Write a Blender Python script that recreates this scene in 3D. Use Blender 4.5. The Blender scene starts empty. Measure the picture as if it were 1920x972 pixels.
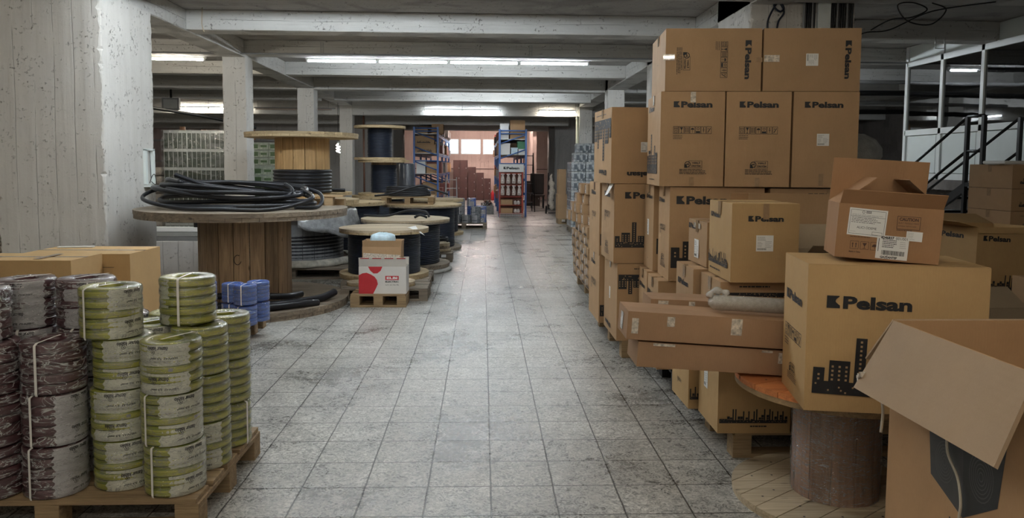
import bpy, math, random
from mathutils import Vector, Matrix, Euler
R = math.radians
random.seed(7)
sc = bpy.context.scene
col = sc.collection

# ---------------------------------------------------------------- camera
cd = bpy.data.cameras.new('camera'); cam = bpy.data.objects.new('camera', cd); col.objects.link(cam)
PS, TH, RO = R(2.25), R(4.0), R(0.4)
fw = Vector((math.sin(PS)*math.cos(TH), math.cos(PS)*math.cos(TH), -math.sin(TH)))
r0 = Vector((math.cos(PS), -math.sin(PS), 0)); u0 = r0.cross(fw)
rr = math.cos(RO)*r0 + math.sin(RO)*u0; uu = -math.sin(RO)*r0 + math.cos(RO)*u0
M = Matrix((rr, uu, -fw)).transposed().to_4x4(); M.translation = (0, 0, 1.543)
cam.matrix_world = M
cd.sensor_width = 36; cd.lens = 1395/1920*36; cd.shift_y = -78.5/1920
cd.clip_start = 0.05; cd.clip_end = 200
sc.camera = cam

# ---------------------------------------------------------------- world, exposure, lamp rows
sc.view_settings.view_transform = 'Standard'; sc.view_settings.look = 'None'
sc.view_settings.gamma = 1; sc.view_settings.use_curve_mapping = False
sc.view_settings.exposure = 0.45
w = bpy.data.worlds.new('world'); sc.world = w; w.use_nodes = True
w.node_tree.nodes['Background'].inputs[0].default_value = (.75, .85, 1, 1)
w.node_tree.nodes['Background'].inputs[1].default_value = 22.0
TUBE_COOL, TUBE_WARM, TUBE_PINK = (.86, .94, 1.0), (1.0, .92, .78), (1.0, .80, .72)
TUBE_POWER = 150.0
# x start, y, z, number of 1.2 m tubes, tint, strength factor, text for the label
LAMPS = [(-2.93, 12.60, 3.245, 4, 'cool', .62, 'long bright row of four tubes over the middle of the aisle'),
         (-5.75, 12.60, 3.245, 1, 'warm', .7, 'bright tube in the left bay, seen beside the big front pier'),
         (-1.71, 21.72, 3.10, 2, 'cool', .30, 'pair of lit tubes at the far end of the aisle'),
         (1.60, 21.72, 3.10, 1, 'warm', .28, 'single lit tube at the far end right of the blue racks'),
         (-8.94, 21.72, 3.10, 2, 'warm', .6, 'far lit tubes in the left bay above the wrapped pallets'),
         (-6.1, 9.2, 2.9, 1, 'warm', .8, 'tube at the far left edge beyond the big pier'),
         (-3.3, 7.15, 3.2, 3, 'cool', 1.12, 'added unseen tube row above the front of the aisle'),  # out of view, added to brighten the pier side and beam faces
         (-1.5, 18.4, 3.40, 3, 'cool', .35, 'added hidden tube row tucked up between the far middle beams'),  # hidden behind a beam, added to light the stand's name board
         (-2.6, 3.8, 3.2, 3, 'warm', .15, 'added unseen tube row over the near cable packs'),  # not in view, added as weak fill over the near goods
         (-2.4, .9, 3.2, 4, 'warm', .19, 'added unseen tube row overhead near the camera'),  # above the frame, added as weak fill
         (-2.4, -1.6, 3.2, 4, 'warm', .30, 'added unseen tube row at the rear wall behind the camera'),  # unseen, added so that surfaces facing the camera get light
         (3.45, 12.6, 3.22, 2, 'cool', .85, 'added hidden tube row in the right bay behind the wall of cartons'),  # hidden by the cartons, added to light the office panels
         (-9.5, 4.2, 3.2, 3, 'warm', .35, 'added unseen tube row in the near left bay'),  # outside the frame, added fill for the left side
         (-2.0, 28.0, 3.2, 4, 'pink', 1.3, 'added hidden tube row inside the back room behind the opening'),  # hidden by a beam, added to brighten the back room in pink
         (-2.0, 31.0, 3.2, 4, 'pink', 1.0, 'second added hidden tube row inside the back room'),  # also hidden, added for more brightness in the back room
         (6.2, 15.8, 3.2, 1, 'cool', .15, 'added unseen tube in the right bay beyond the office'),  # unseen, added fill for the right bay
         (8.2, 8.9, 3.2, 1, 'warm', .12, 'unseen tube inside the office')]  # out-of-view tube, added to the room's lamps

# ---------------------------------------------------------------- node helpers
def new_mat(name):
    m = bpy.data.materials.new(name); m.use_nodes = True
    nt = m.node_tree; b = nt.nodes['Principled BSDF']
    return m, nt, b
def N(nt, t, **kw):
    n = nt.nodes.new(t)
    for k, v in kw.items():
        if k in n.inputs: n.inputs[k].default_value = v
        else: setattr(n, k, v)
    return n
def L(nt, a, b): nt.links.new(a, b)
def coords(nt, scale=(1, 1, 1), kind='Object', loc=(0, 0, 0)):
    tc = N(nt, 'ShaderNodeTexCoord'); mp = N(nt, 'ShaderNodeMapping')
    mp.inputs['Scale'].default_value = scale; mp.inputs['Location'].default_value = loc
    L(nt, tc.outputs[kind], mp.inputs[0]); return mp.outputs[0]
def noise(nt, vec, scale, detail=4, rough=.6, dist=0):
    n = N(nt, 'ShaderNodeTexNoise'); n.inputs['Scale'].default_value = scale
    n.inputs['Detail'].default_value = detail; n.inputs['Roughness'].default_value = rough
    n.inputs['Distortion'].default_value = dist
    L(nt, vec, n.inputs['Vector']); return n.outputs['Fac']
def ramp(nt, fac, stops):
    r = N(nt, 'ShaderNodeValToRGB'); e = r.color_ramp.elements
    while len(e) < len(stops): e.new(.5)
    for el, (p, c) in zip(e, stops):
        el.position = p; el.color = (c if len(c) == 4 else (*c, 1)) if not isinstance(c, (int, float)) else (c, c, c, 1)
    L(nt, fac, r.inputs[0]); return r.outputs[0]
def mix(nt, fac, a, b, mode='MIX'):
    m = N(nt, 'ShaderNodeMix', data_type='RGBA', blend_type=mode)
    for s, v in ((m.inputs[0], fac), (m.inputs[6], a), (m.inputs[7], b)):
        if hasattr(v, 'links'): L(nt, v, s)
        else: s.default_value = v if not isinstance(v, tuple) or len(v) == 4 else (*v, 1)
    return m.outputs[2]
def bump(nt, b, h, dist=.01, strength=1):
    n = N(nt, 'ShaderNodeBump'); n.inputs['Strength'].default_value = strength; n.inputs['Distance'].default_value = dist
    L(nt, h, n.inputs['Height'])
    L(nt, n.outputs[0], b.inputs['Normal']); return n
def math_(nt, op, a, b=None):
    m = N(nt, 'ShaderNodeMath', operation=op)
    for s, v in ((m.inputs[0], a), (m.inputs[1], b)):
        if v is None: continue
        if hasattr(v, 'links'): L(nt, v, s)
        else: s.default_value = v
    return m.outputs[0]
MATS = {}
def plain(name, c, rough=.6, metal=0, var=.12, scale=6, coat=0, bmp=0):
    if name in MATS: return MATS[name]
    m, nt, b = new_mat(name)
    v = coords(nt); f = noise(nt, v, scale, 5)
    d = tuple(x*(1-var) for x in c); l = tuple(min(1, x*(1+var)) for x in c)
    L(nt, ramp(nt, f, [(.3, d), (.7, l)]), b.inputs['Base Color'])
    b.inputs['Roughness'].default_value = rough; b.inputs['Metallic'].default_value = metal
    b.inputs['Coat Weight'].default_value = coat
    if bmp: bump(nt, b, noise(nt, v, scale*6, 4), bmp)
    MATS[name] = m; return m
def cardboard(name, c, var=.05):
    m, nt, b = new_mat(name)
    v = coords(nt); f = noise(nt, v, 5, 6, .65)
    fib = noise(nt, coords(nt, (60, 60, 8)), 5, 3)
    oi = N(nt, 'ShaderNodeObjectInfo')
    base = ramp(nt, f, [(.25, tuple(x*(1-var*1.6) for x in c)), (.75, tuple(x*(1+var) for x in c))])
    base = mix(nt, .12, base, fib, 'SOFT_LIGHT')
    hv = N(nt, 'ShaderNodeHueSaturation'); L(nt, base, hv.inputs['Color'])
    L(nt, math_(nt, 'ADD', math_(nt, 'MULTIPLY', oi.outputs['Random'], .16), .92), hv.inputs['Value'])
    L(nt, hv.outputs[0], b.inputs['Base Color'])
    b.inputs['Roughness'].default_value = .72; b.inputs['Specular IOR Level'].default_value = .3
    wv = N(nt, 'ShaderNodeTexWave', bands_direction='X'); wv.inputs['Scale'].default_value = 30
    L(nt, v, wv.inputs[0])
    h = math_(nt, 'ADD', math_(nt, 'MULTIPLY', noise(nt, v, 3, 3), 6), math_(nt, 'MULTIPLY', wv.outputs['Fac'], .07))
    bump(nt, b, h, .003, .6)
    MATS[name] = m; return m
def wood(name, light, dark, axis=0, knots=True, rough=.75, var=.35):
    m, nt, b = new_mat(name)
    s = [14, 14, 14]; s[axis] = .9
    v = coords(nt, tuple(s)); g = noise(nt, v, 2.2, 7, .65, .6)
    s2 = [55, 55, 55]; s2[axis] = 1.5
    g2 = noise(nt, coords(nt, tuple(s2)), 2.0, 3)
    c = ramp(nt, g, [(.28, dark), (.5, tuple((a+bb)/2 for a, bb in zip(light, dark))), (.72, light)])
    c = mix(nt, .35, c, g2, 'OVERLAY')
    ge = N(nt, 'ShaderNodeNewGeometry')
    hv = N(nt, 'ShaderNodeHueSaturation'); L(nt, c, hv.inputs['Color'])
    L(nt, math_(nt, 'ADD', math_(nt, 'MULTIPLY', ge.outputs['Random Per Island'], var), 1-var/2), hv.inputs['Value'])
    out = hv.outputs[0]
    if knots:
        s3 = [4, 4, 4]; s3[axis] = 1.6
        vo = N(nt, 'ShaderNodeTexVoronoi'); vo.inputs['Scale'].default_value = 2.2; L(nt, coords(nt, tuple(s3)), vo.inputs[0])
        k = ramp(nt, vo.outputs['Distance'], [(.05, 1.0), (.13, 0.0)])
        out = mix(nt, math_(nt, 'MULTIPLY', k, .8), out, tuple(x*.25 for x in dark))
    L(nt, out, b.inputs['Base Color']); b.inputs['Roughness'].default_value = rough
    bump(nt, b, math_(nt, 'ADD', g, g2), .004, .6)
    MATS[name] = m; return m
def concrete(name, c, dirt, vert=True, peel=.5, rough=.75):
    m, nt, b = new_mat(name)
    v = coords(nt)
    big = noise(nt, v, .7, 6, .65); med = noise(nt, v, 5, 6, .7)
    s = (9, 9, .35) if vert else (.35, 9, 9)
    brd = noise(nt, coords(nt, s), 1.0, 3, .5)
    base = ramp(nt, big, [(.3, tuple(x*.84 for x in c)), (.7, c)])
    base = mix(nt, .16, base, ramp(nt, brd, [(.3, .35), (.7, .75)]), 'OVERLAY')
    pits = noise(nt, v, 26, 5, .75)
    pm = ramp(nt, pits, [(.575, 0.0), (.61, 1.0)])
    pm2 = ramp(nt, med, [(.50, 0.0), (.60, 1.0)])
    msk = math_(nt, 'MULTIPLY', pm, pm2)
    base = mix(nt, math_(nt, 'MULTIPLY', msk, peel), base, dirt)
    cr = N(nt, 'ShaderNodeTexWave', bands_direction='X' if vert else 'Z'); cr.inputs['Scale'].default_value = 1.6 if vert else 2.4
    cr.inputs['Distortion'].default_value = 1.2; cr.inputs['Detail'].default_value = 2; cr.inputs['Detail Scale'].default_value = .4
    L(nt, v, cr.inputs[0])
    crk = math_(nt, 'MULTIPLY', ramp(nt, cr.outputs['Fac'], [(0.0, 1.0), (.006, 0.0)]), ramp(nt, noise(nt, v, 1.7, 2), [(.42, 0.0), (.55, 1.0)]))
    base = mix(nt, math_(nt, 'MULTIPLY', crk, .35), base, tuple(x*.6 for x in dirt))
    L(nt, base, b.inputs['Base Color']); b.inputs['Roughness'].default_value = rough
    h = math_(nt, 'ADD', math_(nt, 'MULTIPLY', brd, 1.0 if vert else 1.8), math_(nt, 'MULTIPLY', msk, -1.4))
    h = math_(nt, 'ADD', h, math_(nt, 'MULTIPLY', med, .6)); h = math_(nt, 'SUBTRACT', h, math_(nt, 'MULTIPLY', crk, .6))
    bump(nt, b, h, .012, .9)
    MATS[name] = m; return m
def emit(name, c, s):
    m, nt, b = new_mat(name)
    b.inputs['Base Color'].default_value = (*c, 1); b.inputs['Emission Color'].default_value = (*c, 1)
    b.inputs['Emission Strength'].default_value = s; MATS[name] = m; return m
def film(name, tint=(1, 1, 1), white=.35, scale=9, gloss=.10, stretch=(1, 1, 2.5), lo=.52, hi=.66, rough=.12):
    m, nt, b = new_mat(name); nt.nodes.remove(b)
    v = coords(nt, stretch); out = nt.nodes['Material Output']
    n1 = noise(nt, v, scale, 5, .6, 1.6); n2 = noise(nt, v, scale*.45, 3, .5, 2.5)
    wr = ramp(nt, n1, [(lo, 0.0), (hi, 1.0)])
    ridge = ramp(nt, math_(nt, 'ABSOLUTE', math_(nt, 'SUBTRACT', n2, .5)), [(0.0, 1.0), (.03, 0.0)])
    fac = math_(nt, 'MULTIPLY', math_(nt, 'MAXIMUM', math_(nt, 'MULTIPLY', wr, .6), ridge), white)
    tr = N(nt, 'ShaderNodeBsdfTransparent'); tr.inputs[0].default_value = (*tint, 1)
    df = N(nt, 'ShaderNodeBsdfDiffuse'); df.inputs[0].default_value = (.62, .62, .62, 1)
    gl = N(nt, 'ShaderNodeBsdfGlossy'); gl.inputs['Roughness'].default_value = rough
    bp = N(nt, 'ShaderNodeBump'); bp.inputs['Distance'].default_value = .01; L(nt, math_(nt, 'ADD', n1, n2), bp.inputs['Height'])
    L(nt, bp.outputs[0], gl.inputs['Normal'])
    m1 = N(nt, 'ShaderNodeMixShader'); L(nt, fac, m1.inputs[0]); L(nt, tr.outputs[0], m1.inputs[1]); L(nt, df.outputs[0], m1.inputs[2])
    m2 = N(nt, 'ShaderNodeMixShader'); m2.inputs[0].default_value = gloss
    L(nt, m1.outputs[0], m2.inputs[1]); L(nt, gl.outputs[0], m2.inputs[2]); L(nt, m2.outputs[0], out.inputs[0])
    MATS[name] = m; return m

# ---------------------------------------------------------------- materials
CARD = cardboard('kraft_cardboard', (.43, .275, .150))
CARDY = cardboard('yellow_kraft_cardboard', (.50, .33, .155))
CARDIN = cardboard('inner_cardboard', (.39, .275, .175))
CARDG = cardboard('grey_kraft_cardboard', (.37, .29, .20))
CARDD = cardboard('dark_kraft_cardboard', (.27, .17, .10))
INK = plain('black_ink', (.014, .015, .018), .55, 0, .1)
KWIN = plain('kraft_window', (.43, .28, .15), .8, 0, .05)
BROWNINK = plain('brown_ink', (.07, .03, .02), .6, 0, .1)
WHITE = plain('white_paper', (.80, .80, .78), .6, 0, .03)
GREYP = plain('grey_print', (.28, .28, .28), .6, 0, .05)
TAPE = plain('brown_tape', (.36, .24, .14), .15, 0, .15, 30, .6)
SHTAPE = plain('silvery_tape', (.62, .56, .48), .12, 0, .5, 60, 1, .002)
WOODO = wood('old_grey_wood', (.36, .30, .225), (.13, .10, .075), 0)
WOODS = wood('stave_wood', (.42, .29, .17), (.17, .11, .065), 2, var=.7)
WOODSY = wood('yellow_stave_wood', (.56, .36, .16), (.33, .20, .085), 2)
WOODF = wood('fresh_wood', (.58, .46, .28), (.36, .26, .14), 0)
WOODP = wood('pallet_wood', (.44, .31, .17), (.21, .14, .075), 0)
WOODPY = wood('pallet_wood_y', (.44, .31, .17), (.21, .14, .075), 1)
WOODG = wood('grey_pallet_wood', (.33, .28, .22), (.14, .11, .085), 0)
WOODOR = wood('orange_painted_wood', (.80, .30, .10), (.50, .17, .06), 0)
WOODPL = wood('pale_drum_wood', (.62, .52, .37), (.40, .31, .20), 0)
WOODBR = wood('brown_barrel', (.36, .19, .11), (.20, .10, .06), 2)
CABLE = plain('black_cable', (.014, .015, .019), .33, 0, .2, 8, .15)
CABLEN = plain('navy_black_cable', (.013, .018, .032), .42, 0, .2, 8, .1)
STEELB = plain('blue_steel', (.055, .13, .34), .4, .1, .15)
STEELK = plain('black_steel', (.012, .012, .013), .38, .3, .2)
GREYM = plain('grey_metal', (.42, .43, .42), .4, .5, .1)
PVC = plain('white_pvc', (.80, .83, .82), .32, 0, .03)
PANEL = plain('pale_panel', (.74, .79, .77), .4, 0, .05, 2)
PIPE = plain('grey_conduit', (.20, .20, .20), .4, .1, .1)
RED = plain('red_print', (.50, .025, .035), .45, 0, .08)
REDM = plain('red_metal', (.45, .07, .04), .45, .1, .1)
MAROON = plain('maroon_cabinet', (.07, .03, .026), .5, 0, .2)
PINKW = concrete('pink_grey_wall', (.60, .47, .42), (.30, .2, .17), True, .3)
COLW = concrete('painted_concrete', (.67, .65, .61), (.20, .17, .15), True, .7)
BEAMW = concrete('painted_beam', (.62, .61, .58), (.12, .10, .09), False, .8)
SLAB = concrete('slab_soffit', (.40, .38, .36), (.12, .1, .09), False, .5)
WALLG = concrete('grey_wall', (.52, .50, .48), (.25, .22, .2), True, .3)
WALLD = concrete('dark_wall', (.20, .18, .165), (.08, .07, .06), True, .3)
BLUE = plain('blue_wire', (.035, .11, .42), .3, 0, .25, 30)
PURP = plain('burgundy_wire', (.075, .026, .032), .3, 0, .3, 30)
GREYW = plain('grey_wire', (.14, .16, .18), .25, 0, .3, 40)
STRAP = plain('white_strap', (.82, .80, .76), .4, 0, .04)
LABEL_F = plain('printed_film', (.56, .57, .47), .25, 0, .12, 12, .5, .002)
LABEL_P = plain('printed_film_grey', (.42, .41, .43), .22, 0, .15, 12, .6, .002)
FILM = film('shrink_film', white=.42, scale=12, gloss=.12, stretch=(1, 1, 3.0), lo=.56, hi=.66, rough=.05)
FILMP = film('shrink_film_wrinkled', white=.8, scale=12, gloss=.12, stretch=(1, 1, 3.4), lo=.57, hi=.66, rough=.08)
FILMG = film('pallet_film', white=.28, scale=4, gloss=.16, stretch=(1, 1, 1), rough=.10)
BUBBLE = plain('bubble_wrap', (.62, .60, .57), .18, .5, .15, 60, .9, .004)
SHEET = plain('grey_plastic_sheet', (.30, .31, .32), .25, 0, .3, 14, .4, .004)
SACK = plain('dirty_white_sack', (.46, .45, .42), .6, 0, .25, 8, 0, .01)
PALEBLUE = plain('pale_blue_plastic', (.52, .68, .76), .3, 0, .2, 20, .3)
for m_ in (CABLE, CABLEN):
    q_ = m_.node_tree.nodes['Principled BSDF']; q_.inputs['Specular IOR Level'].default_value = .28; q_.inputs['Roughness'].default_value = .42
def wire_green():
    m, nt, b = new_mat('yellow_green_wire')
    v = coords(nt, (1, 1, 1)); s = N(nt, 'ShaderNodeSeparateXYZ'); L(nt, v, s.inputs[0])
    w1 = noise(nt, coords(nt, (2.5, 2.5, 190)), 1.0, 2, .5)
    w2 = noise(nt, coords(nt, (8, 8, 30)), 1.0, 2, .5)
    c = ramp(nt, w1, [(.40, (.04, .06, .01)), (.46, (.15, .19, .025)), (.53, (.43, .40, .06)), (.66, (.24, .28, .04))])
    c = mix(nt, .25, c, ramp(nt, w2, [(.3, (.12, .2, .03)), (.7, (.55, .5, .08))]))
    L(nt, c, b.inputs['Base Color']); b.inputs['Roughness'].default_value = .32; b.inputs['Coat Weight'].default_value = .3
    bump(nt, b, w1, .004, .8); return m
GREENW = wire_green()
def floor_mat():
    m, nt, b = new_mat('terrazzo_tile')
    v = coords(nt, (1, 1, 1), 'Object', (-.046, -3.184+.3*11, 0))
    br = N(nt, 'ShaderNodeTexBrick', offset=0.0, squash=1.0)
    br.inputs['Scale'].default_value = 1; br.inputs['Mortar Size'].default_value = .0045; br.inputs['Mortar Smooth'].default_value = .4
    br.inputs['Brick Width'].default_value = .3; br.inputs['Row Height'].default_value = .3
    br.inputs['Color1'].default_value = (.36, .352, .325, 1); br.inputs['Color2'].default_value = (.43, .423, .395, 1)
    br.inputs['Mortar'].default_value = (.07, .065, .058, 1)
    # grout is uneven: wobble the lookup a little
    nz = N(nt, 'ShaderNodeTexNoise'); nz.inputs['Scale'].default_value = 9; L(nt, v, nz.inputs['Vector'])
    va = N(nt, 'ShaderNodeVectorMath', operation='MULTIPLY_ADD')
    va.inputs[1].default_value = (.006, .006, 0); L(nt, nz.outputs['Color'], va.inputs[0]); L(nt, v, va.inputs[2])
    L(nt, va.outputs[0], br.inputs[0])
    st = noise(nt, v, 1.3, 7, .7, .3); fine = noise(nt, v, 30, 8, .8, 2.0); scr = noise(nt, coords(nt, (7, 30, 1)), 2.2, 5, .7, 1.2)
    c = mix(nt, .6, br.outputs['Color'], ramp(nt, st, [(.34, .18), (.60, .74)]), 'OVERLAY')
    c = mix(nt, .75, c, ramp(nt, fine, [(.40, .05), (.58, .80)]), 'OVERLAY')
    c = mix(nt, math_(nt, 'MULTIPLY', ramp(nt, scr, [(.55, 0.0), (.62, 1.0)]), .45), c, (.10, .09, .08))
    blot = noise(nt, v, 3.1, 6, .75, 1.0)
    c = mix(nt, math_(nt, 'MULTIPLY', ramp(nt, blot, [(.58, 0.0), (.70, 1.0)]), .30), c, (.13, .12, .105))
    L(nt, c, b.inputs['Base Color'])
    L(nt, ramp(nt, math_(nt, 'ADD', math_(nt, 'MULTIPLY', st, .6), math_(nt, 'MULTIPLY', fine, .4)), [(.35, .20), (.65, .42)]), b.inputs['Roughness'])
    h = math_(nt, 'SUBTRACT', math_(nt, 'MULTIPLY', fine, .35), math_(nt, 'MULTIPLY', br.outputs['Fac'], 1.0))
    h = math_(nt, 'ADD', h, math_(nt, 'MULTIPLY', noise(nt, v, 7, 3), .5))
    bump(nt, b, h, .004, .7); return m
FLOOR = floor_mat()
def glass_mat():
    m, nt, b = new_mat('office_glass'); nt.nodes.remove(b)
    out = nt.nodes['Material Output']
    tr = N(nt, 'ShaderNodeBsdfTransparent'); tr.inputs[0].default_value = (.30, .32, .32, 1)
    gl = N(nt, 'ShaderNodeBsdfGlossy'); gl.inputs['Roughness'].default_value = .02
    lw = N(nt, 'ShaderNodeFresnel'); lw.inputs[0].default_value = 1.5
    n = noise(nt, coords(nt), 2, 2); bp = N(nt, 'ShaderNodeBump'); bp.inputs['Distance'].default_value = .001; L(nt, n, bp.inputs['Height']); L(nt, bp.outputs[0], gl.inputs['Normal'])
    mx = N(nt, 'ShaderNodeMixShader'); L(nt, math_(nt, 'ADD', math_(nt, 'MULTIPLY', lw.outputs[0], 1.4), .10), mx.inputs[0]); L(nt, tr.outputs[0], mx.inputs[1]); L(nt, gl.outputs[0], mx.inputs[2])
    L(nt, mx.outputs[0], out.inputs[0]); return m
GLASS = glass_mat()
TUBEM = {'cool': TUBE_COOL, 'warm': TUBE_WARM, 'pink': TUBE_PINK}

# ---------------------------------------------------------------- mesh builder
class MB:
    def __init__(s): s.v, s.f, s.m, s.mats, s.sm = [], [], [], [], []
    def mi(s, mat):
        if mat not in s.mats: s.mats.append(mat)
        return s.mats.index(mat)
    def add(s, vs, fs, mat, T=None, smooth=False):
        o = len(s.v); k = s.mi(mat)
        for p in vs:
            p = Vector(p); s.v.append(tuple(T @ p) if T else tuple(p))
        for q in fs: s.f.append(tuple(o+i for i in q)); s.m.append(k); s.sm.append(smooth)
    def box(s, a, b, mat, T=None):
        x0, y0, z0 = a; x1, y1, z1 = b
        s.add([(x0, y0, z0), (x1, y0, z0), (x1, y1, z0), (x0, y1, z0), (x0, y0, z1), (x1, y0, z1), (x1, y1, z1), (x0, y1, z1)],
              [(0, 3, 2, 1), (4, 5, 6, 7), (0, 1, 5, 4), (1, 2, 6, 5), (2, 3, 7, 6), (3, 0, 4, 7)], mat, T)
    def prism(s, pts, z0, z1, mat, T=None):
        n = len(pts)
        s.add([(x, y, z0) for x, y in pts]+[(x, y, z1) for x, y in pts],
              [tuple(reversed(range(n))), tuple(range(n, 2*n))]+[(i, (i+1) % n, n+(i+1) % n, n+i) for i in range(n)], mat, T)
    def lathe(s, prof, mat, seg=48, T=None, closed=False, smooth=True, a0=0, a1=2*math.pi):
        full = abs(a1-a0-2*math.pi) < 1e-6; ns = seg if full else seg+1
        vs = [(r*math.cos(a0+(a1-a0)*j/seg), r*math.sin(a0+(a1-a0)*j/seg), z) for r, z in prof for j in range(ns)]
        fs = []; n = len(prof)
        for i in range(n if closed else n-1):
            for j in range(seg):
                k = (j+1) % ns; i2 = (i+1) % n
                fs.append((i*ns+j, i*ns+k, i2*ns+k, i2*ns+j))
        s.add(vs, fs, mat, T, smooth)
    def tube(s, pts, r, mat, seg=8, T=None, closed=False, caps=True):
        pts = [Vector(p) for p in pts]; n = len(pts); vs = []; up = Vector((0, 0, 1)); prev = None
        for i, p in enumerate(pts):
            t = ((pts[(i+1) % n] if closed or i < n-1 else p)-(pts[i-1] if closed or i > 0 else p)).normalized()
            if prev is None:
                a = t.cross(up if abs(t.z) < .9 else Vector((1, 0, 0))).normalized()
            else: a = (prev-t*prev.dot(t)).normalized()
            prev = a; b = t.cross(a)
            ri = r[i] if isinstance(r, (list, tuple)) else r
            for j in range(seg):
                an = 2*math.pi*j/seg; vs.append(p+a*(ri*math.cos(an))+b*(ri*math.sin(an)))
        fs = []
        for i in range(n if closed else n-1):
            for j in range(seg):
                k = (j+1) % seg; i2 = (i+1) % n
                fs.append((i*seg+j, i*seg+k, i2*seg+k, i2*seg+j))
        if caps and not closed: fs += [tuple(reversed(range(seg))), tuple(range((n-1)*seg, n*seg))]
        s.add(vs, fs, mat, T, True)
    def build(s, name, parent=None, loc=None, rot=None, bevel=0):
        me = bpy.data.meshes.new(name); me.from_pydata(s.v, [], s.f); me.update()
        for m in s.mats: me.materials.append(m)
        me.polygons.foreach_set('material_index', s.m); me.polygons.foreach_set('use_smooth', s.sm)
        o = bpy.data.objects.new(name, me); col.objects.link(o)
        if parent: o.parent = parent
        if loc: o.location = loc
        if rot: o.rotation_euler = rot
        if bevel:
            bv = o.modifiers.new('bevel', 'BEVEL'); bv.width = bevel; bv.segments = 2; bv.limit_method = 'ANGLE'; bv.angle_limit = R(50)
        return o
def tag(o, label, cat, group=None, kind=None):
    o['label'] = label; o['category'] = cat
    if group: o['group'] = group
    if kind: o['kind'] = kind
    return o
def empty(name, loc, rz=0, label=None, cat=None, group=None, rot=None):
    o = bpy.data.objects.new(name, None); col.objects.link(o); o.location = loc
    o.rotation_euler = rot if rot else (0, 0, rz); o.empty_display_size = .1
    if label: tag(o, label, cat, group)
    return o
def struct(o): o['kind'] = 'structure'; return o
def dup(root, loc, rz=None, label=None, group=None, rot=None):
    r = root.copy(); col.objects.link(r); r.location = loc
    if rot: r.rotation_euler = rot
    elif rz is not None: r.rotation_euler = (0, 0, rz)
    if label: r['label'] = label
    if group: r['group'] = group
    for ch in list(root.children):
        c = ch.copy(); col.objects.link(c); c.parent = r
        for g in list(ch.children):
            d = g.copy(); col.objects.link(d); d.parent = c
    return r
def spline(pts, n=8, closed=False):
    P_ = [Vector(p) for p in pts]; out = []; m = len(P_)
    for i in range(m if closed else m-1):
        g = lambda k: P_[k % m] if closed else P_[max(0, min(m-1, k))]
        p0, p1, p2, p3 = g(i-1), g(i), g(i+1), g(i+2)
        for j in range(n):
            t = j/n
            out.append(.5*((2*p1)+(-p0+p2)*t+(2*p0-5*p1+4*p2-p3)*t*t+(-p0+3*p1-3*p2+p3)*t**3))
    if not closed: out.append(P_[-1])
    return out

# ---------------------------------------------------------------- flat printing in a face's own (u, v) frame
TXT = {}
def text_geo(s, bold):
    k = (s, bold)
    if k not in TXT:
        cu = bpy.data.curves.new('t', 'FONT'); cu.body = s; cu.size = 1; cu.offset = .042 if bold else 0
        cu.resolution_u = 3; cu.align_x = 'CENTER'; cu.align_y = 'CENTER'
        ob = bpy.data.objects.new('t', cu); col.objects.link(ob)
        dg = bpy.context.evaluated_depsgraph_get()
        me = bpy.data.meshes.new_from_object(ob.evaluated_get(dg))
        vs = [(v.co.x, v.co.y) for v in me.vertices]; fs = [tuple(p.vertices) for p in me.polygons]
        bpy.data.objects.remove(ob); bpy.data.curves.remove(cu); bpy.data.meshes.remove(me)
        xs = [v[0] for v in vs]; ys = [v[1] for v in vs]
        cx, cy = (min(xs)+max(xs))/2, (min(ys)+max(ys))/2
        TXT[k] = ([(x-cx, y-cy) for x, y in vs], fs, max(xs)-min(xs), max(ys)-min(ys))
    return TXT[k]
class Ink:
    """marks collected in 2-D, then laid on a face"""
    def __init__(s): s.items = []
    def poly(s, pts, mat=None, lv=0): s.items.append((pts, [tuple(range(len(pts)))], mat or INK, lv))
    def rect(s, x, y, w_, h, mat=None, lv=0): s.poly([(x, y), (x+w_, y), (x+w_, y+h), (x, y+h)], mat, lv)
    def frame(s, x, y, w_, h, t, mat=None, lv=0):
        s.rect(x, y, w_, t, mat, lv); s.rect(x, y+h-t, w_, t, mat, lv); s.rect(x, y+t, t, h-2*t, mat, lv); s.rect(x+w_-t, y+t, t, h-2*t, mat, lv)
    def disc(s, x, y, r, mat=None, lv=0, n=20, r2=None, a0=0, a1=2*math.pi):
        if r2 is None: s.poly([(x+r*math.cos(a0+(a1-a0)*i/n), y+r*math.sin(a0+(a1-a0)*i/n)) for i in range(n+(a1-a0 < 6.28))], mat, lv)
        else:
            vs = [(x+q*math.cos(a0+(a1-a0)*i/n), y+q*math.sin(a0+(a1-a0)*i/n)) for i in range(n+1) for q in (r, r2)]
            s.items.append((vs, [(2*i, 2*i+2, 2*i+3, 2*i+1) for i in range(n)], mat or INK, lv))
    def text(s, t, x, y, width=None, height=None, bold=False, mat=None, lv=0, rot=0, sx=1):
        vs, fs, w_, h = text_geo(t, bold)
        k = width/w_ if width else height/h; ky = k if not (width and height) else height/h
        c, q = math.cos(rot), math.sin(rot)
        s.items.append(([(x+(a*k)*c-(b*ky)*q, y+(a*k)*q+(b*ky)*c) for a, b in vs], fs, mat or INK, lv))
    def merge(s, o, x, y, rot=0, k=1):
        c, q = math.cos(rot), math.sin(rot)
        for pts, fs, m, lv in o.items: s.items.append(([(x+k*(a*c-b*q), y+k*(a*q+b*c)) for a, b in pts], fs, m, lv))
    def lay(s, mb, O, U, V, off=.0006, warp=None):
        O, U, V = Vector(O), Vector(U), Vector(V); Nn = U.cross(V)
        for pts, fs, m, lv in s.items:
            if warp: vs = [warp(a, b, off+lv*.0004) for a, b in pts]
            else: vs = [O+U*a+V*b+Nn*(off+lv*.0004) for a, b in pts]
            mb.add(vs, fs, m)
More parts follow.
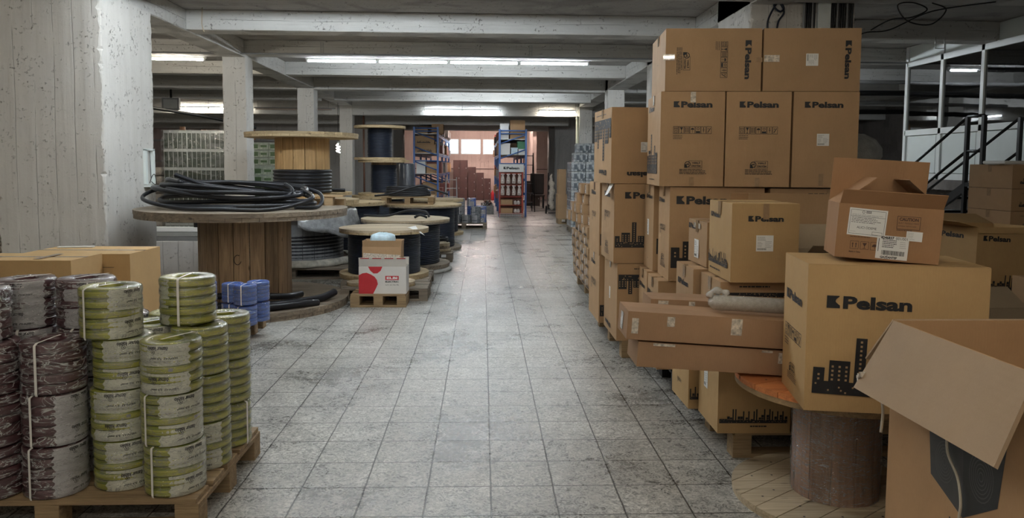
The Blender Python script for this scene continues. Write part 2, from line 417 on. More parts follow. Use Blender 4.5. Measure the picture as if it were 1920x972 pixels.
def lines(ink, x, y, w_, n, pitch, t, mat=None, lv=0, seed=1):
    rn = random.Random(seed)
    for i in range(n):
        u = 0; L_ = w_*rn.uniform(.6, 1)
        while u < L_:
            k = min(rn.uniform(.04, .16)*w_, L_-u); ink.rect(x+u, y-i*pitch, k, t, mat, lv); u += k+.018*w_
def logo(width, ink=None):
    k = Ink(); h = width*.155
    pts = [(0, 0), (1.02, 0), (1.02, .22), (.86, .34), (.74, .44), (.66, .56), (.72, .74), (.95, .93), (.95, 1), (0, 1)]
    x0 = -width/2
    k.poly([(x0+a*h, -h/2+b*h) for a, b in pts])
    k.text('Pelsan', x0+h*1.25+(width-h*1.25)/2, -h*.02, width=width-h*1.25, height=h*1.04, bold=True)
    return k
def skyline(width, seed=0, dense=False):
    """city silhouette with lit windows, origin bottom-left; height about .42 width"""
    k = Ink(); rn = random.Random(seed)
    if not dense:
        u = width/10.
        tow = [(0, 1.05, 2.55), (1.45, 1.9, 3.3), (3.75, 1.0, 5.6), (5.1, 1.9, 2.6), (7.2, .8, 3.9), (8.3, 1.7, 2.9)]
        k.rect(0, 0, width, 1.25*u)
        for x, w_, h in tow:
            k.rect(x*u, 1.25*u, w_*u, (h-1.25)*u)
            nx = max(1, int(w_/.55)); ny = int((h-1.3)/.42)
            for i in range(nx):
                for j in range(ny): k.rect((x+(i+.5)*w_/nx-.1)*u, (1.35+j*.42)*u, .2*u, .2*u, KWIN, 1)
        for i in range(22): k.rect(rn.uniform(.1, 9.7)*u, rn.uniform(.1, 1.05)*u, .16*u, .16*u, KWIN, 1)
    else:
        n = 26; u = width/n; k.rect(0, 0, width, 1.2*u)
        for i in range(n):
            h = rn.choice([1.6, 2.2, 2.6, 3.2, 4.6, 5.4]); w_ = .5 if h > 4 else .95
            k.rect(i*u, 1.2*u, w_*u, (h-1.2)*u)
            if w_ > .6:
                for j in range(int(h-1)): k.rect((i+.2)*u, (1.3+j*.7)*u, .18*u, .3*u, KWIN, 1); k.rect((i+.6)*u, (1.3+j*.7)*u, .18*u, .3*u, KWIN, 1)
        for i in range(40): k.rect(rn.uniform(.1, n-.3)*u, rn.uniform(.1, .9)*u, .2*u, .2*u, KWIN, 1)
    return k
def symbols(width):
    k = Ink(); n = 7; c = width/n; t = c*.07; x0 = -width/2; h = c*1.35; y0 = -h/2
    for i in range(n):
        x = x0+i*c; k.frame(x+.02*c, y0, c*.94, h, t)
        m = x+c/2
        if i == 0:
            for d in (-.24, 0, .24): k.rect(m+d*c-.05*c, y0+h*.55, .1*c, h*.28)
            k.frame(m-.26*c, y0+h*.12, .52*c, h*.32, t)
        elif i == 1:
            k.poly([(m-.28*c, y0+h*.88), (m, y0+h*.42), (m+.28*c, y0+h*.88)]); k.rect(m-.04*c, y0+h*.15, .08*c, h*.35); k.rect(m-.18*c, y0+h*.1, .36*c, h*.07)
        elif i == 2:
            for d in (-.26, 0, .26): k.rect(m+d*c-.05*c, y0+h*.15, .1*c, h*.7)
        elif i == 3:
            k.disc(m, y0+h*.55, .32*c, a1=math.pi, n=12); k.rect(m-.03*c, y0+h*.15, .06*c, h*.42)
        elif i == 4:
            k.disc(m, y0+h*.68, .24*c, r2=.16*c); k.rect(m-.36*c, y0+h*.1, .72*c, h*.26)
        elif i == 5:
            k.rect(m-.05*c, y0+h*.2, .1*c, h*.55); k.disc(m, y0+h*.8, .09*c, n=10); k.rect(m-.2*c, y0+h*.5, .4*c, h*.06)
        else:
            k.poly([(m-.3*c, y0+h*.2), (m-.2*c, y0+h*.14), (m+.3*c, y0+h*.74), (m+.2*c, y0+h*.8)]); k.disc(m-.15*c, y0+h*.68, .09*c, n=10)
    lines(k, x0, y0-c*.35, width*.34, 3, c*.3, c*.1, seed=3)
    return k
def badge(width):
    k = Ink(); h = width*.4
    k.frame(-width*.24, -h/2, width*.74, h, width*.018)
    k.disc(-width*.3, 0, h*.42, r2=h*.32); k.poly([(-width*.48, -h/2), (-width*.3, -h/2), (-width*.36, 0), (-width*.48, 0)])
    k.rect(-width*.36, -h*.06, width*.12, h*.14)
    k.text('YERL\u0130', width*.16, h*.22, width=width*.46, height=h*.27, bold=True)
    k.text('\u00dcRET\u0130M', width*.16, -h*.2, width=width*.52, height=h*.27, bold=True)
    lines(k, -width*.75, -h*.75, width*1.5, 4, h*.2, h*.08, seed=5)
    return k
def ship_label(w_, h, seed=0):
    k = Ink(); k.rect(-w_/2, -h/2, w_, h, WHITE, 0)
    lines(k, -w_*.42, h*.36, w_*.5, 3, h*.09, h*.03, GREYP, 1, seed)
    lines(k, -w_*.42, h*.05, w_*.3, 4, h*.09, h*.025, GREYP, 1, seed+1)
    lines(k, w_*.02, h*.1, w_*.42, 5, h*.09, h*.02, GREYP, 1, seed+2)
    rn = random.Random(seed); u = -w_*.42
    while u < w_*.1: q = rn.uniform(.004, .012)*w_*2; k.rect(u, -h*.42, q, h*.12, INK, 1); u += q*2
    return k

# ---------------------------------------------------------------- cartons
def faces(w_, d, h):
    return {'front': ((0, 0, 0), (1, 0, 0), (0, 0, 1), w_, h), 'left': ((0, d, 0), (0, -1, 0), (0, 0, 1), d, h),
            'top': ((0, 0, h), (1, 0, 0), (0, 1, 0), w_, d), 'right': ((w_, 0, 0), (0, 1, 0), (0, 0, 1), d, h)}
def carton(loc, size, rz, label, marks=(), group=None, mat=None, ry=0, rx=0, open_=None, tape=True, name='cardboard_carton', cat='carton', flap_len=None):
    """marks: (kind, face, u, v, width, rot) with u, v fractions of the face"""
    w_, d, h = size; mat = mat or CARD
    t = empty(name, loc, 0, label, cat, group, rot=(rx, ry, rz))
    b = MB(); k = .004
    if open_:
        for a, c in (((0, 0, 0), (w_, k, h)), ((0, d-k, 0), (w_, d, h)), ((0, k, 0), (k, d-k, h)), ((w_-k, k, 0), (w_, d-k, h)), ((k, k, 0), (w_-k, d-k, k))): b.box(a, c, mat)
    else:
        # slightly bulging closed body
        n = 6; bul = .004
        def side(O, U, V, W, H):
            O, U, V = Vector(O), Vector(U), Vector(V); Nn = U.cross(V); vs = []; fs = []
            for i in range(n+1):
                for j in range(n+1):
                    a, c = i/n, j/n; vs.append(O+U*(a*W)+V*(c*H)+Nn*(bul*math.sin(math.pi*a)*math.sin(math.pi*c)-.0005))
            for i in range(n):
                for j in range(n): q = i*(n+1)+j; fs.append((q, q+n+1, q+n+2, q+1))
            b.add(vs, fs, mat, None, True)
        b.box((.002, .002, 0), (w_-.002, d-.002, h-k), mat)
        for O, U, V, W, H in (((0, 0, 0), (1, 0, 0), (0, 0, 1), w_, h-k), ((0, d, 0), (0, -1, 0), (0, 0, 1), d, h-k),
                              ((w_, 0, 0), (0, 1, 0), (0, 0, 1), d, h-k), ((w_, d, 0), (-1, 0, 0), (0, 0, 1), w_, h-k)): side(O, U, V, W, H)
    F = faces(w_, d, h); lab = []; tp = []
    for mk in marks:
        kind, fc, u, v, wd = mk[:5]; rot = R(mk[5]) if len(mk) > 5 else 0; opt = mk[6] if len(mk) > 6 else None
        O, U, V, W, H = F[fc]; ink = Ink()
        if kind == 'logo': ink.merge(logo(wd), u*W, v*H, rot)
        elif kind == 'sky': s_ = skyline(wd, opt or 0); ink.merge(s_, u*W, v*H, rot)
        elif kind == 'dsky': s_ = skyline(wd, opt or 0, True); ink.merge(s_, u*W, v*H, rot)
        elif kind == 'sym': ink.merge(symbols(wd), u*W, v*H, rot)
        elif kind == 'badge': ink.merge(badge(wd), u*W, v*H, rot)
        elif kind == 'fine': q = Ink(); lines(q, -wd/2, 0, wd, 1, .01, .007, INK, 0, int(u*100)); ink.merge(q, u*W, v*H, rot)
        elif kind == 'dash': ink.rect(u*W-wd/2, v*H, wd, .003)
        if kind == 'label': lab.append((ship_label(wd, opt or wd, int(u*50)), O, U, V, u*W, v*H, rot)); continue
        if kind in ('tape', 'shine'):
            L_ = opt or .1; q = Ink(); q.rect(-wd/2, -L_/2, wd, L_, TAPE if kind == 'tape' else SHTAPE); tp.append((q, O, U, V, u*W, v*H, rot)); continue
        ink.lay(b, O, U, V, .0045 if not open_ else .0008)
    b.build('carton_body', t)
    for q, O, U, V, uu_, vv_, rot in lab:
        m = MB(); k2 = Ink(); k2.merge(q, uu_, vv_, rot); k2.lay(m, O, U, V, .0052 if not open_ else .001); m.build('shipping_label', t)
    for q, O, U, V, uu_, vv_, rot in tp:
        m = MB(); k2 = Ink(); k2.merge(q, uu_, vv_, rot); k2.lay(m, O, U, V, .0048 if not open_ else .0009); m.build('tape_strip', t)
    if open_:
        fl = flap_len or d/2
        # open_: dict side -> angle from straight up, outward positive
        for sd, an in open_.items():
            m = MB(); L2 = fl if sd in ('front', 'back') else min(fl, w_/2)
            if isinstance(an, tuple): an, L2 = an
            a = R(an)
            if sd == 'front': T = Matrix.Translation((0, 0, h)) @ Matrix.Rotation(a, 4, 'X'); m.box((.003, 0, 0), (w_-.003, k, L2), mat, T)
            if sd == 'back': T = Matrix.Translation((0, d, h)) @ Matrix.Rotation(-a, 4, 'X'); m.box((.003, -k, 0), (w_-.003, 0, L2), mat, T)
            if sd == 'left': T = Matrix.Translation((0, 0, h)) @ Matrix.Rotation(-a, 4, 'Y'); m.box((0, .003, 0), (k, d-.003, L2), mat, T)
            if sd == 'right': T = Matrix.Translation((w_, 0, h)) @ Matrix.Rotation(a, 4, 'Y'); m.box((-k, .003, 0), (0, d-.003, L2), mat, T)
            m.build('flap', t)
    else:
        for y0, y1 in ((.001, d/2-.0015), (d/2+.0015, d-.001)):
            m = MB(); m.box((.001, y0, h-k), (w_-.001, y1, h), mat); m.build('flap', t)
        if tape:
            m = MB(); m.box((.0, d/2-.025, h), (w_, d/2+.025, h+.0006), TAPE); m.box((-.0052, d/2-.025, h-.07), (-.0046, d/2+.025, h+.0006), TAPE); m.build('packing_tape', t)
    return t

# ---------------------------------------------------------------- pallets
def pallet(loc, rz, label, w_=1.2, d=.8, mat=None, group=None, h=.144, nb=5):
    """boards run along local x"""
    mat = mat or WOODP; rn = random.Random(label)
    t = empty('wooden_pallet', loc, rz, label, 'pallet', group)
    bt = .022; bl = h-3*bt
    bw = d/(nb+1.1)
    for i in range(nb):
        y = (d-bw)*i/(nb-1); m = MB(); m.box((rn.uniform(0, .01), y, h-bt), (w_-rn.uniform(0, .01), y+bw, h), mat); m.build('top_board', t, bevel=.002)
    for x in (0, (w_-.1)/2, w_-.1):
        m = MB(); m.box((x, 0, h-2*bt), (x+.1, d, h-bt), mat); m.build('stringer_board', t, bevel=.002)
        for y in (0, (d-.1)/2, d-.1):
            m = MB(); m.box((x, y, bt), (x+.1, y+.1, h-2*bt), mat); m.build('block', t, bevel=.003)
    for y in (0, (d-.1)/2, d-.1):
        m = MB(); m.box((0, y, 0), (w_, y+.1, bt), mat); m.build('bottom_board', t, bevel=.002)
    return t

# ---------------------------------------------------------------- cable drums
def disc_planks(m, rad, z0, z1, mat, pw=.13, gap=.004, T=None, inner=0):
    n = int(math.ceil(2*rad/pw)); pw = 2*rad/n
    for i in range(n):
        a, b = -rad+i*pw+gap/2, -rad+(i+1)*pw-gap/2
        a = max(a, -rad+1e-3); b = min(b, rad-1e-3); q = 6 if 0 < i < n-1 else 8
        right = [(math.sqrt(max(0, rad*rad-y*y)), y) for y in [a+(b-a)*j/q for j in range(q+1)]]
        left = [(-x, y) for x, y in reversed(right)]
        m.prism(right+left, z0, z1, mat, T)
def flange_mesh(rad, t, mat, pw=.13, rz=0, holes=True, top=None):
    m = MB(); T = Matrix.Rotation(rz, 4, 'Z')
    disc_planks(m, rad*.995, 0, t/2-.001, mat, pw, .004, T @ Matrix.Rotation(R(90), 4, 'Z'))
    disc_planks(m, rad, t/2, t, top or mat, pw, .005, T)
    if holes:
        for q in range(10):
            for rq in (.62, .8):
                an = q*math.pi/5+rq; x, y = rad*rq*math.cos(an), rad*rq*math.sin(an)
                m.add([(x+.006*math.cos(j), y+.006*math.sin(j), t+.0006) for j in (0, 1.05, 2.1, 3.15, 4.2, 5.25)], [(0, 1, 2, 3, 4, 5)], INK)
    return m
def winding_mesh(r, z0, z1, cr, mat, seg=56, jitter=0):
    m = MB(); n = max(2, int((z1-z0)/(2*cr))); cr = (z1-z0)/n/2; prof = [(r*.6, z0)]
    for i in range(n):
        zc = z0+cr*(2*i+1); q = r+random.uniform(-jitter, jitter)
        for a in (-75, -40, 0, 40, 75): prof.append((q-cr+cr*math.cos(R(a)), zc+cr*math.sin(R(a))))
    prof.append((r*.6, z1)); m.lathe(prof, mat, seg); return m
def drum(loc, label, rad, h, core, wind=None, mat=None, core_mat=None, t=.06, pw=.13, rz=0, cr=.012, group=None, fl_top=True, wz=None, top_mat=None, wmat=None, tilt=None, top_rad=None):
    mat = mat or WOODF; core_mat = core_mat or WOODS
    e = empty('cable_drum', loc, rz, label, 'cable drum', group, rot=tilt)
    flange_mesh(rad, t, mat, pw, .3).build('flange', e)
    if fl_top: flange_mesh(top_rad or rad, t, mat, pw, -.2, top=top_mat).build('flange', e, loc=(0, 0, h-t))
    m = MB(); n = max(10, int(2*math.pi*core/.155)); z0, z1 = t, h-t if fl_top else h
    for i in range(n):
        a0, a1 = 2*math.pi*i/n+.004/core, 2*math.pi*(i+1)/n-.004/core
        pts = [(core*math.cos(a0+(a1-a0)*j/3), core*math.sin(a0+(a1-a0)*j/3)) for j in range(4)]+[((core-.03)*math.cos(a1), (core-.03)*math.sin(a1)), ((core-.03)*math.cos(a0), (core-.03)*math.sin(a0))]
        m.prism(pts, z0, z1, core_mat)
    m.build('core', e)
    if wind:
        za, zb = wz or (t+.004, h-t-.004)
        winding_mesh(wind, za, zb, cr, wmat or CABLEN, jitter=.003).build('cable_winding', e)
    return e

# ---------------------------------------------------------------- wrapped coil packs
CP_H, CP_R = .216, .122
def coil_profile(r, h, n, depth, seg=5):
    prof = []
    for i in range(n):
        for j in range(seg):
            a = math.pi*(j+.5)/seg; prof.append((r-depth*(1-math.sin(a)), h*(i+(j+.5)/seg)/n))
    return prof
def pack_meshes(wire, label_mat, film_m, key, brand=True):
    out = {}
    hc = CP_H/5
    m = MB(); p = [(.055, .002), (CP_R-.008, .001), (CP_R-.002, .005), (CP_R, hc*.25), (CP_R, hc*.75), (CP_R-.002, hc-.005), (CP_R-.008, hc-.001), (.055, hc-.002)]
    m.lathe(p, wire, 40, closed=True); out['coil'] = m
    m = MB(); prof = coil_profile(CP_R+.0035, CP_H-.004, 5, .0035)
    prof = [(.05, .0015), (CP_R-.01, .0015)]+[(r, z+.002) for r, z in prof]+[(CP_R-.01, CP_H+.002), (.075, CP_H+.003), (.05, CP_H-.003)]
    rn = random.Random(key); seg = 48; vs = []; fs = []
    for i, (r, z) in enumerate(prof):
        for j in range(seg):
            a = 2*math.pi*j/seg; q = r+rn.uniform(0, .0022)*(i > 1 and i < len(prof)-3); vs.append((q*math.cos(a), q*math.sin(a), z))
    for i in range(len(prof)-1):
        for j in range(seg): k = (j+1) % seg; fs.append((i*seg+j, i*seg+k, (i+1)*seg+k, (i+1)*seg+j))
    m.add(vs, fs, film_m, None, True); out['wrap'] = m
    # printed film round ~130 degrees, following the five coils, with bent lettering
    def rad(z): t = (z/hc) % 1; return CP_R+.0012-.0028*(1-math.sin(math.pi*min(.999, max(.001, t))))
    m = MB(); a0, a1 = R(-54), R(54); nn = 20; vs = []; fs = []; rows = 25
    for i in range(rows+1):
        z = .003+(CP_H-.006)*i/rows
        for j in range(nn+1):
            e = .05*math.sin(i*1.9+key)*(j in (0, nn)); a = a0+(a1-a0)*j/nn+e; q = rad(z); vs.append((q*math.cos(a), q*math.sin(a), z))
    for i in range(rows):
        for j in range(nn): q = i*(nn+1)+j; fs.append((q, q+1, q+nn+2, q+nn+1))
    m.add(vs, fs, label_mat, None, True)
    ink = Ink()
    for i in range(5):
        zc = hc*(i+.5)
        if brand:
            if i in (1, 4): ink.text('\u00f6znur kablo', -.012, zc+.004, width=.085, height=.017, bold=True, rot=math.pi); ink.disc(-.03, zc-.010, .0085, r2=.0065); ink.disc(-.03, zc-.010, .003, n=8)
            elif i in (0, 3): ink.text('H07V-U  2,5 mm\u00b2', .01, zc+.006, width=.11, height=.010, bold=True, rot=math.pi); lines(ink, -.08, zc-.006, .14, 2, .006, .0016, GREYP, 0, i)
            else: ink.rect(.03, zc-.008, .016, .014, GREYP); lines(ink, -.08, zc+.008, .10, 3, .007, .0016, GREYP, 0, i)
        else: lines(ink, -.09, zc+.008, .17, 3, .007, .0022, INK if i % 2 else GREYP, 0, i)
        ink.frame(-.105, hc*i+.003, .21, hc-.006, .0009, GREYP)
    def warp(a, b, off): q = rad(b)+.0012+off; an = a/CP_R; return (q*math.cos(an), q*math.sin(an), b)
    ink.lay(m, (0, 0, 0), (1, 0, 0), (0, 0, 1), 0, warp); out['label'] = m
    # printed paper disc on the top ring + strap
    m = MB(); rs = CP_R+.0075; path = [(-.05, CP_H+.004), (0, CP_H+.005), (.06, CP_H+.005), (CP_R-.01, CP_H+.005), (rs-.001, CP_H-.003), (rs+.0005, CP_H-.012), (rs, CP_H*.5), (rs+.0005, .012), (rs-.003, .001)]
    vs = []; fs = []
    for x, z in path: vs += [(x, -.0055, z), (x, .0055, z)]
    for i in range(len(path)-1): fs.append((2*i, 2*i+1, 2*i+3, 2*i+2))
    m.add(vs, fs, STRAP); out['strap'] = m
    return out
PACKS = {}
def make_pack(kind):
    wire, lm, fm, br = {'green': (GREENW, LABEL_F, FILM, True), 'purple': (PURP, LABEL_P, FILMP, True), 'blue': (BLUE, LABEL_P, FILM, False), 'grey': (GREYW, LABEL_P, FILMP, False)}[kind]
    g = pack_meshes(wire, lm, fm, len(kind), br)
    e = empty('wrapped_cable_pack', (0, 0, -50))
    first = g['coil'].build('wire_coil', e)
    for i in range(1, 5):
        c = first.copy(); col.objects.link(c); c.parent = e; c.location = (random.uniform(-.002, .002), random.uniform(-.002, .002), i*CP_H/5)
    g['label'].build('printed_film', e); g['wrap'].build('plastic_wrap', e); g['strap'].build('strap', e)
    PACKS[kind] = e
def pack(kind, x, y, z, facing, strap, label, s=1.0, group=None, has_strap=True):
    """facing: direction (deg) the printed film faces; strap: direction of the strap"""
    first = not PACKS[kind].get('category')
    if first: e = PACKS[kind]; e.location = (x, y, z)
    else: e = dup(PACKS[kind], (x, y, z))
    e.rotation_euler = (0, 0, 0); e.scale = (s, s, s)
    tag(e, label, 'cable coils', group)
    for c in e.children:
        n = c.name.split('.')[0]
        if n == 'printed_film': c.rotation_euler = (0, 0, R(facing))
        if n == 'strap': c.rotation_euler = (0, 0, R(strap))
        if n == 'plastic_wrap': c.rotation_euler = (0, 0, random.uniform(0, 6))
    return e

# ================================================================ THE ROOM
XL, XR, YB, YF, ZS = -12.5, 12.0, -3.0, 34.0, 3.50
def sbox(name, a, b, mat, bevel=0):
    """box whose origin sits at its low corner, so object coordinates stay metric"""
    m = MB(); m.box((0, 0, 0), tuple(b[i]-a[i] for i in range(3)), mat)
    return struct(m.build(name, loc=a, bevel=bevel))
m = MB(); m.box((XL, YB, -.1), (XR, YF+.2, 0), FLOOR); struct(m.build('floor'))
sbox('ceiling', (XL, YB, ZS), (XR, YF+.2, ZS+.2), SLAB)
sbox('wall_left', (XL-.2, YB, 0), (XL, YF+.2, ZS), WALLG)
sbox('wall_right', (XR, YB, 0), (XR+.2, YF+.2, ZS), WALLD)
sbox('wall_front', (XL, YB-.2, 0), (XR, YB, ZS), WALLG)
# far wall with a band of windows
WZ0, WZ1 = 2.02, 2.72
m = MB(); m.box((0, 0, 0), (XR-XL, .2, WZ0), PINKW); m.box((0, 0, WZ1), (XR-XL, .2, ZS), PINKW)
wins = [(-1.75, -1.1), (-1.02, -.10), (-.02, .52), (.60, .95)]
ed = [XL]+[v for p in wins for v in p]+[XR]
for i in range(0, len(ed), 2): m.box((ed[i]-XL, 0, WZ0), (ed[i+1]-XL, .2, WZ1), PINKW)
struct(m.build('wall_back', loc=(XL, YF, 0)))
for i, (a, b) in enumerate(wins):
    e = struct(empty('window_%d' % (i+1), (a, YF, WZ0))); w_ = b-a; h = WZ1-WZ0; t = .035
    m = MB(); m.box((0, .02, 0), (w_, .08, t), PVC); m.box((0, .02, h-t), (w_, .08, h), PVC); m.box((0, .02, t), (t, .08, h-t), PVC); m.box((w_-t, .02, t), (w_, .08, h-t), PVC)
    m.build('window_frame', e)
    m = MB(); m.box((t, .045, t), (w_-t, .05, h-t), GLASS); m.build('window_glass', e)
# brick building outside, seen in the right pane
sbox('trim_9', (XL, YF-.03, 1.35), (XR, YF-.001, 1.38), MAROON)
# piers and columns
PIERS = [('column_1', (-4.86, 7.65, 0), (-3.80, 8.80, ZS), .03), ('column_2', (-4.17, 12.19, 0), (-3.80, 12.56, ZS), .015), ('column_3', (-4.17, 17.0, 0), (-3.80, 17.38, ZS), .015),
         ('column_4', (-4.17, 21.9, 0), (-3.80, 22.28, ZS), .015), ('column_5', (2.78, 7.8, 0), (3.90, 8.9, ZS), .03), ('column_6', (2.78, 12.3, 0), (3.16, 12.7, ZS), .015),
         ('column_7', (2.78, 16.7, 0), (3.16, 17.1, ZS), .015), ('column_8', (2.78, 21.6, 0), (3.16, 22.0, ZS), .015)]
def rough_column(name, a, b, mat, chip, seed):
    # board-cast pier: slices with ragged, chipped corners
    rn_ = random.Random(seed); w_, d, h = (b[i]-a[i] for i in range(3)); n_ = int(h/.025); m = MB(); vs = []; fs = []
    base_ = [rn_.uniform(.15, .5) for _ in range(4)]
    for i in range(n_+1):
        z = h*i/n_
        for c_, (cx, cy, sx, sy) in enumerate(((0, 0, 1, 1), (w_, 0, -1, 1), (w_, d, -1, -1), (0, d, 1, -1))):
            base_[c_] = min(1, max(.1, base_[c_]+rn_.uniform(-.35, .35))); k_ = chip*base_[c_]*(1.8 if rn_.random() < .06 else 1)
            p1 = (cx+sx*k_, cy, z); p2 = (cx, cy+sy*k_, z); pm_ = (cx+sx*k_*.38, cy+sy*k_*.38, z)
            vs += ([p2, pm_, p1] if c_ in (0, 2) else [p1, pm_, p2])
    for i in range(n_):
        for j in range(12): k_ = (j+1) % 12; fs.append((i*12+j, i*12+k_, (i+1)*12+k_, (i+1)*12+j))
    fs.append(tuple(reversed(range(12)))); fs.append(tuple(n_*12+j for j in range(12)))
    m.add(vs, fs, mat); return struct(m.build(name, loc=a))
for n, a, b, bv in PIERS: rough_column(n, a, b, COLW, bv*.9, n)
for k, (x0, x1) in enumerate(((-4.18, -3.80), (2.78, 3.18), (-10.2, -9.8), (9.6, 10.0))):
    sbox('beam_main_%d' % (k+1), (x0, YB, 3.235), (x1, 27.2, ZS), BEAMW, .012)
TB = [(.1, 3.25, .35), (2.5, 3.25, .35), (5.0, 3.25, .35), (7.4, 3.25, .35), (9.8, 3.243, .32), (12.1, 3.272, .35), (14.6, 3.25, .32), (17.0, 3.21, .36), (19.3, 3.165, .32), (21.9, 2.97, .34), (24.3, 2.83, .3), (26.4, 2.75, .3), (29.0, 2.95, .3)]
for k, (y, z, t) in enumerate(TB):
    xs = [XL, -4.18, -3.80, 2.78, 3.18, XR]
    for q in (0, 2, 4): sbox('beam_cross_%d_%d' % (k+1, q//2+1), (xs[q], y, z), (xs[q+1], y+t, ZS), BEAMW, .012)
# partition walls at the far end, opening between them
sbox('wall_partition_left', (-9.0, 25.9, 0), (-3.05, 26.1, ZS), WALLG)
sbox('wall_partition_right', (2.45, 25.9, 0), (8.0, 26.1, ZS), WALLG)
sbox('wall_partition_end', (2.27, 25.7, 0), (2.45, 26.3, ZS), WALLD)
sbox('wall_partition_left_end', (-3.05, 25.7, 0), (-2.75, 26.3, ZS), WALLD)
sbox('wall_back_room_right', (2.0, 30.0, 0), (2.15, 33.9, ZS), PINKW)
sbox('wall_low', (-5.9, 9.75, 0), (-3.15, 9.95, .53), WALLG, .01)
# conduit under the beams and short hanging brackets
def pipe(name, pts, r, mat, label, cat='pipe', group=None, seg=8):
    m = MB(); m.tube(pts, r, mat, seg); return tag(m.build(name), label, cat, group)
pipe('conduit', [(-12, 11.95, 3.262), (-6, 11.95, 3.258), (-2, 11.95, 3.262), (2.7, 11.95, 3.25), (3.3, 11.95, 3.24), (9, 11.95, 3.24)], .013, PIPE, 'long thin grey conduit across the bay in front of the bright tube row')
pipe('conduit', [(-3.7, 12.5, 3.31), (-1, 12.5, 3.31), (3.7, 12.5, 3.30)], .016, STEELK, 'black cable tray line carrying the bright tube row')
for x, lb in ((-2.55, 'left one of two short perforated brackets hanging from the beam'), (.72, 'right one of two short perforated brackets hanging from the beam, with white ties')):
    m = MB(); m.box((0, 0, 0), (.012, .003, .17), GREYM); m.box((.04, 0, 0), (.052, .003, .17), GREYM)
    for k in range(7): m.box((.012, 0, .012+k*.024), (.04, .003, .02+k*.024), GREYM)
    tag(m.build('hanging_bracket', loc=(x, 11.9, 3.27)), lb, 'bracket')
pipe('down_pipe', [(2.72, 21.55, 2.95), (2.72, 21.55, .05)], .045, plain('cream_pipe', (.78, .78, .6), .4), 'cream vertical pipe beside the far right column')
pipe('down_pipe', [(-3.62, 22.8, 3.3), (-3.60, 22.8, .05)], .03, plain('rust_pipe', (.18, .09, .06), .5), 'rust brown vertical pipe in front of the far grey partition on the left')
# thin hanging wires
pipe('hanging_wire', spline([(-3.55, 9.7, 3.5), (-3.56, 9.7, 3.3), (-3.54, 9.72, 3.2)], 6), .006, plain('tan_wire', (.45, .36, .25)), 'thin tan wire hanging from the ceiling by the left main beam', 'wire')

# ---------------------------------------------------------------- lamps
def tube_mat(tint, f):
    k = 'tube_%s_%.2f' % (tint, f)
    return MATS.get(k) or emit(k, TUBEM[tint], TUBE_POWER*f)
for (x, y, z, n, tint, f, lb) in LAMPS:
    e = empty('tube_lamp', (x, y, z), 0, lb, 'ceiling lamp', 'tube lamps')
    Lt = 1.165 if y < 20 else 1.10
    m = MB(); m.box((-.02, -.022, .022), (n*(Lt+.01), .035, .055), PVC); m.build('batten', e)
    for k in range(n+1): m = MB(); m.box((min(k*Lt, n*Lt-.02)+.0, -.004, .055), (min(k*Lt, n*Lt-.02)+.008, .004, ZS-z), PIPE); m.build('hanger', e)
    for k in range(n):
        m = MB(); m.tube([(k*(Lt+.012)+.03, 0, 0), (k*(Lt+.012)+Lt-.03, 0, 0)], .016, tube_mat(tint, f), 10); m.build('tube', e)
        for q in (.012, Lt-.012):
            mm = MB(); mm.box((k*(Lt+.012)+q-.014, -.018, -.018), (k*(Lt+.012)+q+.014, .018, .024), PVC); mm.build('tube_holder', e)
e = empty('tube_lamp', (-6.55, 21.72, 3.10), 0, 'unlit tube fitting in the left bay between the second and third columns', 'ceiling lamp')
m = MB(); m.box((0, -.03, .02), (2.3, .03, .05), PIPE); m.build('batten', e)
m = MB(); m.tube([(.05, 0, 0), (2.2, 0, 0)], .016, plain('dead_tube', (.45, .35, .3), .3), 8); m.build('tube', e)
for x in (.1, 2.1): m = MB(); m.box((x, -.004, .05), (x+.008, .004, .4), PIPE); m.build('hanger', e)
# bare spiral bulb
e = empty('hanging_bulb', (-4.02, 20.9, 1.86), 0, 'glowing spiral bulb hanging beside the raised yellow wooden drum', 'light bulb')
m = MB(); m.tube([(.045*math.cos(i*.6), .045*math.sin(i*.6), i*.0075) for i in range(30)], .014, emit('bulb', (1, .95, .85), 22), 8); m.build('bulb', e)
m = MB(); m.lathe([(.0, .3), (.03, .3), (.035, .22), (.0, .22)], PVC, 16); m.build('bulb_base', e)
m = MB(); m.tube([(0, 0, .3), (0, 0, 1.64)], .006, STEELK, 6); m.build('cord', e)

# ================================================================ RIGHT FOREGROUND
# orange drum with its wrapped barrel
e = empty('cable_drum', (1.65, 3.33, 0), 0, 'low drum with orange painted top and film-wrapped brown barrel in the right foreground', 'cable drum')
flange_mesh(.46, .035, WOODPL, .13, R(35)).build('flange', e)
flange_mesh(.46, .05, WOODPY, .145, R(25), True, WOODOR).build('flange', e, loc=(0, 0, .53))
m = MB()
for i in range(12):
    a0, a1 = 2*math.pi*i/12+.008, 2*math.pi*(i+1)/12-.008
    m.prism([(.19*math.cos(a0+(a1-a0)*j/4), .19*math.sin(a0+(a1-a0)*j/4)) for j in range(5)]+[(.17*math.cos(a1), .17*math.sin(a1)), (.17*math.cos(a0), .17*math.sin(a0))], .035, .53, WOODBR)
m.build('core', e)
m = MB(); rn = random.Random(4); prof = [(.194+rn.uniform(0, .004), .037+.49*i/22) for i in range(23)]; m.lathe(prof, film('barrel_film', white=.7, scale=16, gloss=.18, stretch=(1, 1, 4), lo=.55, hi=.66, rough=.12), 48); m.build('stretch_film', e)  # white streaks in this film are painted to read as highlights

